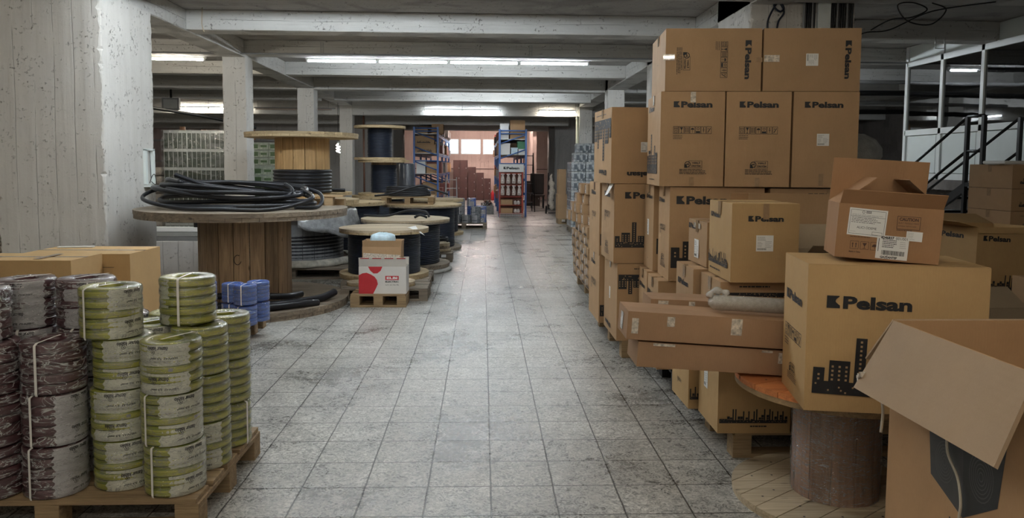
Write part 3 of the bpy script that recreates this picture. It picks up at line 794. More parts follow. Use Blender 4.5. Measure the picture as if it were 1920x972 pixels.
A1 = carton((1.275, 2.845, .581), (.665, .39, .585), R(-10), 'large yellowish carton with big logo and skyline print, standing on the orange drum',
      [('logo', 'front', .345, .745, .315, -1), ('sky', 'front', .04, .125, .41, -2, 3), ('logo', 'left', .5, .72, .26, 0), ('sym', 'left', .5, .45, .28, 0), ('badge', 'left', .5, .2, .1)], mat=CARDY, tape=False)
# open carton on top
oc = carton((1.405, 2.905, 1.188), (.378, .25, .215), R(-16), 'small open carton with CAUTION print and white labels, on the large yellowish carton', [], mat=cardboard('brown_cardboard', (.36, .20, .10)), ry=R(3.2),
            open_={'front': (38, .07), 'back': (-4, .185), 'left': (-50, .17), 'right': (-50, .17)}, flap_len=.155)
lab = MB(); k = Ink(); OO = ((0, 0, 0), (.93, 0, 0), (0, 0, 1))
def whitelabel(w_, h): q = Ink(); q.rect(0, 0, w_, h, WHITE, 1); return q
q = whitelabel(.150, .108); q.frame(.006, .006, .138, .096, .0012, INK, 2); q.disc(.056, .094, .0055, INK, 2, r2=.004); lines(q, .066, .096, .03, 2, .005, .003, INK, 2, 8)
lines(q, .012, .083, .125, 2, .0045, .0012, GREYP, 2, 2); q.rect(.006, .076, .138, .001, INK, 2); lines(q, .012, .070, .12, 4, .0062, .0018, INK, 2, 9)
q.text('ALICI \u00d6DEME', .075, .034, width=.078, bold=False, lv=2); lines(q, .012, .015, .03, 1, .01, .001, GREYP, 2, 4); q.frame(.098, .008, .04, .012, .001, INK, 2)
k.merge(q, .040, .093, R(-2)); k.lay(lab, *OO, .001); lab.build('shipping_label', oc)
lab = MB(); k = Ink(); q = whitelabel(.062, .038); lines(q, .004, .031, .033, 5, .0062, .0012, GREYP, 2, 3); k.merge(q, .272, .085, R(-1)); k.lay(lab, *OO, .001); lab.build('small_label', oc)
lab = MB(); k = Ink(); q = whitelabel(.124, .092)
q.text('4246837', .040, .084, width=.052, bold=True, lv=2); q.text('001/001', .095, .084, width=.045, lv=2)
q.text('GAZ\u0130ANTEP', .052, .008, width=.066, bold=True, lv=2); q.rect(.007, .028, .0022, .052, INK, 2)
lines(q, .022, .073, .06, 5, .0068, .0026, INK, 2, 6); lines(q, .09, .070, .028, 4, .0075, .0014, GREYP, 2, 7)
rn = random.Random(2); u = .022
while u < .112: wq = rn.choice([.0008, .0014, .0024]); q.rect(u, .016, wq, .018, INK, 2); u += wq+rn.choice([.0008, .0016])
k.merge(q, .160, .002+.006, R(-1)); k.lay(lab, *OO, .0014); lab.build('barcode_label', oc)
pr = MB(); k = Ink(); k.frame(.232, .128, .090, .052, .002, BROWNINK); k.text('CAUTION', .277, .168, width=.074, bold=True, mat=BROWNINK)
k.text('BUILT FRAGILE ITEMS', .277, .153, width=.078, mat=BROWNINK); k.text('HANDLE WITH CARE', .272, .141, width=.070, mat=BROWNINK); lines(k, .233, .123, .085, 1, .01, .003, BROWNINK, 0, 4)
k.lay(pr, *OO, .0006); pr.build('caution_print', oc); pr = MB(); k = Ink()
for i in range(3):
    x = .058+i*.040; k.frame(x, .037, .034, .032, .0015, BROWNINK)
    if i == 0:
        for d in (.010, .023): k.rect(x+d-.0015, .043, .003, .014, BROWNINK); k.poly([(x+d-.004, .056), (x+d+.004, .056), (x+d, .063)], BROWNINK)
    elif i == 1: k.poly([(x+.008, .063), (x+.017, .048), (x+.026, .063)], BROWNINK); k.rect(x+.016, .041, .002, .01, BROWNINK); k.rect(x+.011, .041, .012, .002, BROWNINK)
    else: k.disc(x+.017, .050, .011, BROWNINK, a1=math.pi, n=10); k.rect(x+.016, .041, .0018, .01, BROWNINK)
k.text('Made in China', .078, .026, width=.045, mat=BROWNINK, bold=True); lines(k, .055, .085, .1, 1, .01, .002, BROWNINK, 0, 11)
k.lay(pr, *OO, .0006); pr.build('handling_print', oc)
# long narrow cartons lying on the drum, tilted
LT = R(3.6)
LONGM = cardboard('taped_cardboard', (.37, .225, .13))
lc = carton((.700, 3.30, .634), (1.18, .24, .115), R(-1), 'long narrow taped carton lying on the orange drum, lower of two', [('shine', 'front', .1, .93, .10, 0, .012), ('shine', 'front', .5, .93, .05, 0, .010), ('shine', 'front', .56, .7, .035, 0, .05)], mat=LONGM, ry=LT, tape=False)
lc2 = carton((.648, 3.285, .764), (1.15, .24, .128), R(-1), 'long narrow taped carton lying on the orange drum, upper of two', [('shine', 'front', .17, .72, .035, 0, .045), ('shine', 'front', .43, .68, .05, 0, .075), ('shine', 'left', .5, .5, .06, 0, .08), ('shine', 'front', .03, .5, .03, 0, .07)], mat=LONGM, ry=LT, tape=False)
lc3 = carton((.812, 3.545, .765), (1.0, .20, .135), R(-1), 'long narrow taped carton at the back of the pair lying on the orange drum', [('shine', 'front', .06, .85, .05, 0, .03), ('shine', 'front', .2, .85, .03, 0, .03)], mat=LONGM, ry=R(2.2), tape=False)
e = empty('bubble_wrapped_tube', (1.055, 3.40, .912), 0, 'silvery tube rolled in bubble wrap with a bunched end, lying on the upper long carton', 'wrapped tube', rot=(0, R(3.2), R(-1)))
m = MB(); rn = random.Random(3); pts = [(0, 0, 0), (.02, 0, 0), (.06, 0, 0)]+[(.06+i*.05, 0, 0) for i in range(1, 12)]; rs = [.014, .034, .038]+[.037+rn.uniform(-.001, .001) for _ in range(11)]; m.tube(pts, rs, BUBBLE, 20); m.build('tube_body', e)
m = MB(); m.tube(spline([(.0, .0, .02), (.02, .01, .05), (.06, .005, .052), (.09, 0, .04)], 5), [.008+.012*abs(math.sin(i*.55+.6)) for i in range(16)], BUBBLE, 12); m.build('bunched_end', e)

# big open carton at the right edge
BX = (1.37, 1.66, 0); BW, BD, BH = .80, .74, 1.035
e = empty('open_carton', BX, 0, 'tall open carton in the right corner with a big hanging flap and dark print', 'carton')
m = MB(); kk = .006
for a, c in (((0, 0, 0), (BW, kk, BH)), ((0, BD-kk, 0), (BW, BD, BH)), ((0, kk, 0), (kk, BD-kk, BH)), ((BW-kk, kk, 0), (BW, BD-kk, BH)), ((kk, kk, 0), (BW-kk, BD-kk, kk))): m.box(a, c, cardboard('big_box_cardboard', (.44, .265, .135)) if 'big_box_cardboard' not in MATS else MATS['big_box_cardboard'])
# printed dark box picture on the side facing the aisle (pattern of the body)
DK = plain('dark_print', (.045, .042, .040), .5, 0, .25, 10); DK2 = plain('darker_print', (.022, .021, .020), .5, 0, .2, 10); DK3 = plain('print_ring', (.075, .072, .068), .5, 0, .1)
def sp(y, z): return (BD-(y-BX[1]), z)   # side frame: u runs towards the camera
k = Ink()
k.poly([sp(2.177, .76), sp(2.159, .613), sp(2.004, .548), sp(2.017, .80)], DK, 0)
k.poly([sp(2.017, .80), sp(2.004, .548), sp(1.866, .64), sp(1.84, .83)], DK2, 0)
for (cy, cz, ry_, rz_, mt) in ((2.095, .675, .045, .062, DK3), (1.935, .697, .050, .072, DK3)):
    for q in range(6):
        f0 = 1-q*.16; n = 22
        vs = [(sp(cy+ry_*f*math.cos(2*math.pi*i/n)+.0, cz+rz_*f*math.sin(2*math.pi*i/n))) for i in range(n+1) for f in (f0, f0-.05)]
        k.items.append((vs, [(2*i, 2*i+2, 2*i+3, 2*i+1) for i in range(n)], mt, 1))
k.rect(sp(2.06, 0)[0]-.003, .505, .006, .02, INK)
k.lay(m, (0, BD, 0), (0, -1, 0), (0, 0, 1), .0008)
m.build('carton_body', e)
FL = MATS['big_box_cardboard']
def flap_quad(name, pts, t=.006, parent=None):
    """thin board from four corner points, thickened along its normal"""
    P4 = [Vector(p) for p in pts]; nn = (P4[1]-P4[0]).cross(P4[3]-P4[0]).normalized()*t; mm = MB()
    mm.add([tuple(p) for p in P4]+[tuple(p+nn) for p in P4], [(0, 3, 2, 1), (4, 5, 6, 7), (0, 1, 5, 4), (1, 2, 6, 5), (2, 3, 7, 6), (3, 0, 4, 7)], CARDIN)
    return mm.build(name, parent)
flap_quad('flap', [(0, BD, BH), (0, .10, BH), (-.130, .05, BH-.215), (-.130, BD-.005, BH-.225)], .012, e)
flap_quad('flap', [(0, BD, BH), (BW, BD, BH), (BW, BD+.10, BH-.24), (-.03, BD+.11, BH-.16)], .006, e)
flap_quad('flap', [(BW, 0, BH), (BW, BD, BH), (BW+.12, BD, BH-.2), (BW+.12, 0, BH-.2)], .006, e)
m = MB()
m.tube(spline([(-.006, .42, .80), (-.014, .405, .72), (-.010, .36, .66), (-.014, .335, .60), (-.010, .345, .55), (-.008, .36, .48)], 6), .004, plain('milky_tape', (.55, .48, .38), .25), 6); m.build('loose_tape', e)
m = MB(); m.tube(spline([(-.03, BD-.02, .83), (-.035, BD-.015, .77), (-.028, BD-.01, .72), (-.038, BD-.02, .66)], 6), .0045, MATS['milky_tape'], 6); m.build('loose_tape', e)
m = MB(); rn = random.Random(9)
for i in range(9): m.box((-.10+rn.uniform(-.02, .02), BD-.005, BH-.195+rn.uniform(-.01, .01)), (-.085+rn.uniform(-.01, .02), BD+.003, BH-.185+rn.uniform(-.004, .008)), SHTAPE, Matrix.Rotation(rn.uniform(-.02, .02), 4, 'X'))
m.build('torn_tape', e)

# ---- near stack on a pallet behind the drum
pallet((1.33, 3.80, 0), 0, 'fresh wooden pallet under the skyline cartons behind the orange drum', 1.1, .9, WOODP)
st = [
 ((1.235, 3.775, .144), (.385, .37, .40), -1, 'yellowish carton with a low dense skyline on the near pallet at the aisle corner', [('dsky', 'front', .02, .14, .36, 0, 2), ('label', 'left', .42, .62, .07, 0, .13), ('fine', 'front', .6, .09, .12)], CARDY),
 ((1.19, 4.17, .144), (.385, .37, .40), 0, 'carton with a white label edge on the near pallet, behind the lower corner carton', [('dsky', 'front', .02, .14, .36, 0, 5), ('label', 'left', .4, .9, .05, 0, .08), ('sym', 'left', .5, .3, .1)], CARDY),
 ((1.635, 3.80, .144), (.385, .37, .40), 0, 'carton on the near pallet hidden partly behind the wrapped barrel of the drum', [('dsky', 'front', .02, .14, .36, 0, 2)], CARDD),
 ((1.235, 3.785, .546), (.395, .37, .40), -1, 'carton with an upside-down skyline band along its top, under the labelled carton', [('dsky', 'front', .98, .86, .37, 180, 7), ('fine', 'front', .5, .93, .2)], CARD),
 ((1.205, 4.18, .546), (.36, .37, .41), 0, 'narrow upright carton with a white label under the small crumpled carton', [('logo', 'left', .45, .75, .22), ('label', 'left', .35, .35, .06, 0, .1)], CARD),
 ((1.265, 3.725, .952), (.345, .42, .405), -2, 'carton with a cut-corner white label and logo, topmost of the near stack', [('logo', 'front', .5, .81, .18), ('label', 'front', .49, .5, .088, 0, .082), ('logo', 'left', .32, .82, .17), ('dsky', 'left', .03, .16, .36, 0, 9), ('fine', 'left', .4, .08, .25), ('tape', 'front', .5, .9, .03, 0, .08)], CARDY),
 ((1.285, 4.20, .962), (.30, .38, .26), 0, 'small crumpled taped carton with a label on its side, left of the labelled topmost carton', [('label', 'left', .5, .35, .09, 0, .11), ('shine', 'left', .5, .88, .14, 0, .03), ('logo', 'left', .3, .85, .2)], CARD),
]
for loc, size, rz, lb, mk, mt in st: carton(loc, size, R(rz), lb, mk, mat=mt, group='cartons of the near stack')
carton((1.70, 3.86, .546), (.36, .42, .52), R(-4), 'open carton with raised grey flaps behind the yellowish carton', [], mat=CARDG, open_={'front': 60, 'left': 50, 'back': 20, 'right': 40}, flap_len=.15)
carton((1.575, 4.36, .74), (.50, .40, .50), R(-2), 'open carton with two upright flaps and half a logo, behind the labelled topmost carton', [('logo', 'front', .62, .66, .22)], mat=CARD, open_={'front': 2, 'back': -20, 'left': -60, 'right': -60}, flap_len=.145)
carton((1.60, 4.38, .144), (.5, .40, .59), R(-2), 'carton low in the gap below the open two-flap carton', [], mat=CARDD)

# ---- the big stack
e = empty('plastic_pallet', (1.30, 4.90, 0), R(-2), 'black plastic pallet under the big carton wall', 'pallet')
m = MB()
for i in range(8): m.box((0, .0+i*.115, .115), (1.3, .095+i*.115, .14), STEELK)
m.build('deck', e)
for x in (0, .6, 1.2):
    for y in (0, .4, .8): m = MB(); m.box((x, y, 0), (x+.1, y+.1, .115), STEELK); m.build('foot', e)
S2_ = [('logo', 'front', .50, .865, .255), ('sym', 'front', .50, .595, .255), ('badge', 'front', .52, .235, .12), ('tape', 'front', .5, .05, .03, 0, .06)]
Lside = [('logo', 'left', .35, .86, .25), ('sky', 'left', .05, .13, .5, 0, 1), ('fine', 'left', .5, .06, .3)]
GB_ = 'cartons of the big wall'
big = [
 ((1.20, 5.00, .144), (.65, .38, .615), -2, 'lowest front carton of the big carton wall, behind the long taped cartons', [('logo', 'left', .45, .8, .30), ('sky', 'front', .1, .4, .3, 0, 2)], CARD),
 ((1.225, 5.46, .144), (.5, .33, .615), -2, 'lowest back carton of the big carton wall next to the aisle', [('logo', 'left', .5, .8, .22)], CARD),
 ((1.262, 4.975, .764), (.635, .40, .640), -3, 'wide carton with large logo and skyline in the middle row of the carton wall, left', [('logo', 'front', .34, .862, .345, 0), ('sky', 'front', .02, .14, .55, 0, 4), ('logo', 'left', .35, .85, .2), ('sym', 'left', .45, .55, .2), ('badge', 'left', .5, .22, .12)], CARD),
 ((1.265, 5.46, .764), (.50, .33, .635), -1, 'upright carton behind the wide logo carton, its side to the aisle', [('logo', 'left', .6, .87, .2), ('label', 'left', .5, .5, .06, 0, .12), ('sky', 'front', .05, .2, .45, 0, 2), ('fine', 'left', .5, .12, .02)], CARD),
 ((1.930, 4.93, .764), (.65, .40, .635), -3, 'wide carton with upside-down print in the middle row of the carton wall, right', [('sky', 'front', .98, .87, .55, 180, 6), ('fine', 'front', .45, .94, .45), ('tape', 'front', .6, .97, .03, 0, .04)], CARD),
 ((1.185, 4.965, 1.409), (.423, .64, .632), -5, 'tall carton with symbols and badge, left of three in the upper wall row', S2_+[('shine', 'front', .5, .94, .035, 0, .07)]+Lside, CARD),
 ((1.616, 4.927, 1.409), (.425, .64, .632), -5, 'tall carton with symbols and badge, middle of three in the upper wall row', S2_, CARD),
 ((2.054, 4.889, 1.409), (.425, .64, .632), -5, 'tall carton with a small white label, right of three in the upper wall row', [('logo', 'front', .46, .865, .25), ('label', 'front', .46, .50, .08, 0, .08), ('tape', 'front', .45, .08, .03, 0, .08)], CARD),
 ((1.212, 4.975, 2.045), (.630, .64, .412), -5, 'lying carton with sideways logo and symbols, top left of the carton wall', [('logo', 'front', .86, .50, .255, -90), ('sym', 'front', .61, .50, .24, -90), ('badge', 'front', .22, .48, .12, -90), ('shine', 'front', .035, .54, .075, 0, .04), ('tape', 'front', .975, .50, .04, 0, .03), ('fine', 'left', .5, .5, .02)], CARD),
 ((1.852, 4.918, 2.045), (.630, .64, .412), -5, 'lying carton with sideways logo and a white label, top right of the carton wall', [('logo', 'front', .87, .50, .25, -90), ('label', 'front', .50, .50, .08, -90, .08), ('shine', 'front', .085, .52, .10, 0, .045)], CARD),
]
for loc, size, rz, lb, mk, mt in big: carton(loc, size, R(rz), lb, mk, mat=mt, group=GB_, tape=True)
carton((1.9, 5.45, .764), (.55, .4, .6), 0, 'carton at the back of the middle row of the carton wall', [], mat=CARDD, group=GB_)
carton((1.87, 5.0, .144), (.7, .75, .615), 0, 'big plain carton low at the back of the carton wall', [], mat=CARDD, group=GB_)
# ---- aisle stack
pallet((1.12, 5.86, 0), 0, 'wooden pallet under the cartons standing beside the aisle', .8, 1.25, WOODP)
GA_ = 'cartons beside the aisle'
ais = [
 ((1.072, 5.84, .144), (.43, .62, .622), 0, 'carton with an upside-down skyline, lowest of the front column beside the aisle', [('sky', 'front', .95, .86, .40, 180, 4), ('fine', 'front', .6, .93, .25), ('logo', 'left', .35, .10, .26, 180), ('label', 'left', .5, .55, .05, 0, .1)]),
 ((1.038, 5.84, .770), (.43, .62, .630), 0, 'carton with skyline and cropped logo, middle of the front column beside the aisle', [('sky', 'front', .02, .20, .36, 0, 8), ('logo', 'front', .58, .86, .33), ('logo', 'left', .5, .86, .28), ('sym', 'left', .5, .6, .26), ('badge', 'left', .5, .2, .14)]),
 ((1.008, 5.84, 1.404), (.43, .64, .600), 3.5, 'carton standing upside down with a white label, topmost of the front column beside the aisle', [('logo', 'front', .60, .12, .26, 180), ('label', 'front', .63, .48, .07, 0, .08), ('logo', 'left', .55, .14, .27, 180), ('sky', 'left', .98, .86, .60, 180, 3), ('fine', 'left', .5, .92, .45)]),
 ((1.035, 6.52, .144), (.43, .62, .60), 0, 'lowest carton of the back column beside the aisle', [('logo', 'left', .45, .86, .25), ('sym', 'left', .5, .55, .3), ('sky', 'front', .02, .1, .40, 0, 1)]),
 ((1.030, 6.52, .748), (.43, .62, .645), 0, 'upper carton of the back column beside the aisle', [('logo', 'left', .45, .86, .25), ('sym', 'left', .5, .55, .25), ('sky', 'front', .02, .14, .40, 0, 1)]),
]
for loc, size, rz, lb, mk in ais: carton(loc, size, R(rz), lb, mk, group=GA_)
m = MB(); m.add([(0, 0, 0), (.10, .0, .004), (.10, .16, .004), (0, .16, 0), (-.045, .02, -.085), (-.05, .13, -.10)], [(0, 1, 2, 3), (0, 3, 5, 4)], WHITE)
tag(m.build('paper_sheet', loc=(1.035, 5.86, 1.4025)), 'white sheet of paper bent over the edge of the middle aisle carton', 'paper')

# ---- flat carton pallet further along the aisle (column of small long cartons)
pallet((1.24, 8.2, 0), 0, 'wooden pallet under the many flat cartons along the aisle', .85, 1.45, WOODP)
rn = random.Random(11)
proto = carton((1.19, 8.15, .144), (.44, .37, .118), 0, 'flat carton with skyline print in the low layers beside the aisle', [('dsky', 'left', .28, .15, .22, 0, 2), ('label', 'left', .12, .5, .05, 0, .07)], group='flat cartons in low layers beside the aisle')
first = True
for layer in range(6):
    for q in range(4):
        if layer == 5 and q == 3: continue
        off = (1.19-.006*layer+rn.uniform(-.008, .008), 8.15+q*.378, .144+layer*.1195)
        if first: proto.location = off; first = False
        else: dup(proto, off)
for q in range(4): dup(proto, (1.635+rn.uniform(-.004, .004), 8.15+q*.378, .144), None, 'flat carton in the inner column of the low layers beside the aisle')
for layer in range(1, 6):
    for q in (0,): dup(proto, (1.635, 8.15+q*.378, .144+layer*.1195), None, 'flat carton in the inner column of the low layers beside the aisle')
small = carton((1.20, 8.2, .862), (.38, .26, .118), 0, 'small carton with white label on the upper layers beside the aisle', [('label', 'left', .5, .5, .06, 0, .09), ('logo', 'front', .6, .5, .2), ('shine', 'left', .1, .5, .03, 0, .1)], group='small cartons on the upper layers beside the aisle')
pos = [(1.20, 8.20, .862), (1.16, 8.48, .862), (1.13, 8.75, .862), (1.215, 8.21, .982), (1.15, 8.49, .982), (1.11, 8.76, .982), (1.21, 8.20, 1.102), (1.17, 8.48, 1.102), (1.12, 8.76, .742+.36), (1.16, 8.22, 1.222), (1.13, 8.5, 1.222), (1.10, 9.03, .862), (1.10, 9.03, .982), (1.08, 9.30, .862)]
for i, p_ in enumerate(pos):
    if i == 0: small.location = p_
    else: dup(small, p_)

# ---- glossy grey printed packs (pallet under film), far right of aisle
def printed_pack_mat():
    m_, nt, b = new_mat('printed_gloss_pack'); v = coords(nt)
    n1 = noise(nt, v, 11, 4, .6, .8); vo = N(nt, 'ShaderNodeTexVoronoi'); vo.inputs['Scale'].default_value = 16; L(nt, v, vo.inputs[0])
    c = ramp(nt, n1, [(.42, (.30, .33, .35)), (.50, (.46, .48, .49)), (.60, (.10, .12, .13))]); c = mix(nt, .5, c, ramp(nt, vo.outputs['Distance'], [(.2, .25), (.5, .7)]), 'OVERLAY')
    L(nt, c, b.inputs['Base Color']); b.inputs['Roughness'].default_value = .2; return m_
PPK = printed_pack_mat(); PPKD = plain('dark_pack_print', (.13, .15, .17), .25)
def gloss_pack(loc, size, label, group):
    e = empty('glossy_pack', loc, 0, label, 'packed goods', group); w_, d, h = size
    m = MB(); m.box((0, 0, 0), (w_, d, h), PPK); rn_ = random.Random(int(loc[0]*100+loc[2]*10))
    for q in range(2):
        x = w_*(.18+.45*q); m.add([(x, -.001, h*.2), (x+w_*.22, -.001, h*.2), (x+w_*.22, -.001, h*.75), (x, -.001, h*.75)], [(0, 1, 2, 3)], PPKD)
        m.add([(-.001, d*(.2+.4*q)+.1, h*.2), (-.001, d*(.2+.4*q), h*.2), (-.001, d*(.2+.4*q), h*.7), (-.001, d*(.2+.4*q)+.1, h*.7)], [(0, 1, 2, 3)], PPKD)
    m.build('pack_body', e, bevel=.008)
    m = MB(); m.box((-.003, -.003, h*.86), (w_+.003, d+.003, h*.9), GREYM); m.build('band', e); return e
pallet((2.0, 16.75, 0), 0, 'wooden pallet under the glossy grey printed packs', .70, .9, WOODG)
g0 = None
for lay in range(7):
    for ix in range(2):
        for iy in range(2):
            p_ = (2.0+ix*.33, 16.8+iy*.43, .144+lay*.212); lb = 'glossy grey printed pack on the pallet left of the right-hand column'
            if g0 is None: g0 = gloss_pack(p_, (.32, .42, .205), lb, 'glossy grey packs on the pallet')
            else: dup(g0, p_)
for ix in range(2): dup(g0, (2.05+ix*.33, 16.82, .144+7*.212), None, 'glossy grey printed pack in the short top row of its pallet', 'glossy grey packs in the top row'); dup(g0, (2.12+ix*.33, 16.82, .144+8*.212), None, 'glossy grey printed pack in the short top row of its pallet', 'glossy grey packs in the top row')
pallet((1.98, 19.5, 0), 0, 'small wooden pallet under the tall narrow cartons by the far right column', .6, .5, WOODP)
carton((1.96, 19.5, .144), (.28, .45, .64), 0, 'tall narrow plain carton, lower of two by the far right column', [], mat=CARD)
carton((1.98, 19.5, .785), (.20, .42, .66), 0, 'tall narrow plain carton, upper of two by the far right column', [], mat=CARD)

# ================================================================ LEFT FOREGROUND: wrapped cable packs
for kd in ('green', 'purple', 'blue', 'grey'): make_pack(kd)
pallet((-2.42, 3.06, 0), 0, 'wooden pallet in the left foreground under the green and burgundy cable packs', 1.24, .86, WOODP)
Z0, DZ = .1445, .2185
def stack(kind, x, y, zs, name_, faces_, straps, jit=.006, s=1.0, grp=None):
    rn_ = random.Random(name_); words = {0: 'lowest', 1: 'second up', 2: 'third up', 3: 'fourth up'}
    for i, k in enumerate(zs):
        lb = '%s cable pack, %s in the %s' % (kind if kind != 'purple' else 'burgundy', words[k], name_)
        pack(kind, x+rn_.uniform(-jit, jit), y+rn_.uniform(-jit, jit), Z0+k*DZ*s, faces_[i], straps[i], lb, s, grp)
# film facing angle: -90 looks at the camera
stack('green', -1.325, 3.19, (0, 1, 2), 'front right column of the near pallet', (-25, -38, -88), (-112, -120, 60))
stack('green', -1.565, 3.255, (0, 1, 2), 'front column left of the right corner', (-48, -72, -52), (100, 80, -152))
stack('green', -1.600, 3.24, (3,), 'front column left of the right corner', (-15,), (-115,))
stack('green', -1.305, 3.455, (0, 1, 2), 'right side column behind the corner column', (-85, -150, -170), (60, 60, 60), .004)
stack('green', -1.290, 3.720, (0, 1, 2), 'back right column of the near pallet', (170, 175, 165), (-20, 60, -150), .004)
stack('green', -1.380, 3.52, (3,), 'stack at the right side, standing alone on top', (-165,), (-88,))
stack('green', -1.555, 3.52, (0, 1, 2), 'inner column behind the front green column', (-60, -60, -60), (50, 50, 50))
stack('green', -1.545, 3.775, (0, 1, 2), 'back inner green column of the near pallet', (-60, -60, -60), (50, 50, -40))
stack('purple', -1.815, 3.180, (0, 1, 2), 'front burgundy column right of the left edge', (-12, -8, 175), (-108, -104, -92))
stack('purple', -2.065, 3.150, (0, 1, 2), 'front burgundy column at the left picture edge', (180, 180, 180), (100, 60, -62))
stack('purple', -1.815, 3.460, (0, 1, 2, 3), 'second row column behind the front burgundy one', (-60, -60, -60, -55), (60, 60, -95, 60))
stack('purple', -2.075, 3.440, (0, 1, 2, 3), 'second row burgundy column near the left edge', (-60, -60, -60, -80), (60, 60, -75, 60))
stack('purple', -2.115, 3.160, (3,), 'front burgundy column at the left picture edge', (-70,), (60,))
for q in range(3): pack('purple', -1.80, 3.745, Z0+q*DZ, 0, 60, 'burgundy cable pack hidden in the back row of the near pallet', 1, 'burgundy packs in the back row'); pack('purple', -2.06, 3.735, Z0+q*DZ, 0, 60, 'burgundy cable pack hidden in the back row of the near pallet', 1, 'burgundy packs in the back row')

# plain cartons behind the packs
pallet((-3.60, 5.10, 0), 0, 'wooden pallet under the plain cartons beside the big pier', 1.2, .95, WOODP)
carton((-3.68, 5.14, .144), (.88, .42, .73), 0, 'plain carton at the far left behind the burgundy packs, nearer of two', [('dash', 'front', .35, .90, .12), ('tape', 'top', .7, .5, .05, 0, .3)], mat=CARDY)
carton((-3.42, 5.60, .144), (.80, .52, .72), 0, 'plain carton behind the burgundy packs touching the big pier, farther of two', [('dash', 'front', .80, .86, .09)], mat=CARDY)
m = MB(); m.box((0, 0, 0), (.26, .05, .008), WHITE); tag(m.build('white_strip', loc=(-3.36, 5.98, .8655), rot=(0, 0, R(8))), 'narrow white strip lying on the farther plain carton', 'strip')

# blue packs on their own pallet
pallet((-2.95, 6.44, 0), 0, 'wooden pallet under the blue cable packs before the big drum', .90, .62, WOODPY)
bl = [(-2.205, 6.60, (0, 1), 'blue column left of the two right ones'), (-2.055, 6.47, (0, 1), 'front blue column at the right corner'), (-2.00, 6.66, (0, 1), 'back blue column at the right corner'), (-2.72, 6.62, (0, 1), 'blue column left of the tall green pack'), (-2.90, 6.62, (0,), 'leftmost blue column'), (-2.45, 6.62, (0, 1), 'blue column hidden behind the tall green pack')]
for x, y, zs, nm in bl:
    for k in zs:
        s_ = .80 if k == 1 and 'left of the two' in nm else .84
        pack('blue', x, y, .1445+k*.2185*.84, random.uniform(60, 180), -100+random.uniform(-15, 15), 'blue cable pack, %s of the %s' % (('lower', 'upper')[k], nm) if len(zs) > 1 else 'blue cable pack, the %s' % nm, s_*.93)

# ================================================================ CABLE DRUMS
BD_ = drum((-2.585, 8.18, 0), 'biggest wooden drum, empty barrel of brown staves, with loose black cable heaped on top', 1.09, 1.065, .48, mat=WOODO, t=.085, pw=.15, rz=R(8))
# ring mark on the front stave
m = MB(); m.tube([(.014*0+.07*math.cos(a*.35)*.5, 0, .05*math.sin(a*.35)) for a in range(3, 18)], .004, plain('scorch', (.03, .02, .015)), 6)
o = m.build('ring_mark', BD_, loc=(0.00, -.4805, .55)); o.rotation_euler = (0, 0, 0)
def cable(name, pts, r, label, mat=CABLE, n=10, closed=False, group=None, seg=10):
    m = MB(); m.tube(spline(pts, n, closed), r, mat, seg, closed=closed); return tag(m.build(name), label, 'cable', group)
# loose heap of cable: one long length wound in sagging loops
zt = 1.068; rn = random.Random(21); pts = []
turns = 7; steps = 14
for i in range(turns*steps):
    a = 2*math.pi*i/steps; tn = i/steps
    rx = .78-.012*tn+.05*math.sin(tn*2.3); ry = .52+.05*math.sin(tn*1.7+1)
    h = .025+tn*.026
    lift = .05*(1+math.cos(a-math.pi*.9))*(tn > 1)*min(1, tn/4)+.05*(1-math.cos(a*1.0))*0
    cx = -2.64+.03*math.sin(tn*3); cy = 8.05+.03*math.cos(tn*2)
    x = cx+rx*math.cos(a)*(1+.04*math.sin(3*a+tn)); y = cy+ry*math.sin(a)
    hh = h+lift+.02*math.sin(2*a+tn*2)*(tn > 1)
    pts.append((x, y, zt+max(.024, hh)))
cable('loose_cable', pts[:-4], .023, 'long black cable heaped in sagging loops on top of the biggest drum', n=4)
cable('loose_cable', [(-1.90, 7.60, zt+.03), (-1.72, 7.85, zt+.03), (-1.78, 8.15, zt+.16), (-2.2, 8.4, zt+.23), (-2.9, 8.3, zt+.27), (-3.42, 8.05, zt+.20), (-3.5, 7.8, zt+.10), (-3.0, 7.45, zt+.03), (-2.5, 7.28, zt+.026), (-2.05, 7.4, zt+.026), (-1.75, 7.7, zt+.12), (-1.95, 8.1, zt+.2)], .020, 'black cable with greyish loops at the right end of the heap on the biggest drum')
cable('loose_cable', [(-3.27, 8.05, zt+.35), (-3.1, 8.04, zt+.29), (-2.93, 8.03, zt+.24), (-2.6, 8.05, zt+.20), (-2.3, 7.9, zt+.18)], .024, 'stiff black cable end sticking up to the left out of the heap')
cable('loose_cable', [(-3.0, 7.50, zt+.03), (-2.8, 7.40, zt+.03), (-2.45, 7.5, zt+.03), (-2.2, 7.65, zt+.05), (-1.98, 7.8, zt+.18), (-2.1, 8.0, zt+.26)], .018, 'thinner cable with a loop end in front of the heap on the biggest drum')
# thick cables lying on the base flange
cable('thick_cable', [(-2.75, 7.35, .127), (-2.4, 7.42, .127), (-2.05, 7.5, .127), (-1.72, 7.85, .127), (-1.60, 8.05, .16)], .040, 'thick black cable on the lower disc of the biggest drum, end raised at right')
cable('thick_cable', [(-2.75, 7.25, .127), (-2.4, 7.24, .127), (-2.12, 7.33, .127), (-1.85, 7.52, .127), (-1.7, 7.68, .11)], .036, 'thick black cable on the front edge of the lower disc of the biggest drum')
cable('thick_cable', [(-2.7, 7.55, .20), (-2.3, 7.62, .19), (-2.05, 7.80, .155), (-1.97, 8.1, .13)], .034, 'thick black cable crossing against the barrel of the biggest drum')
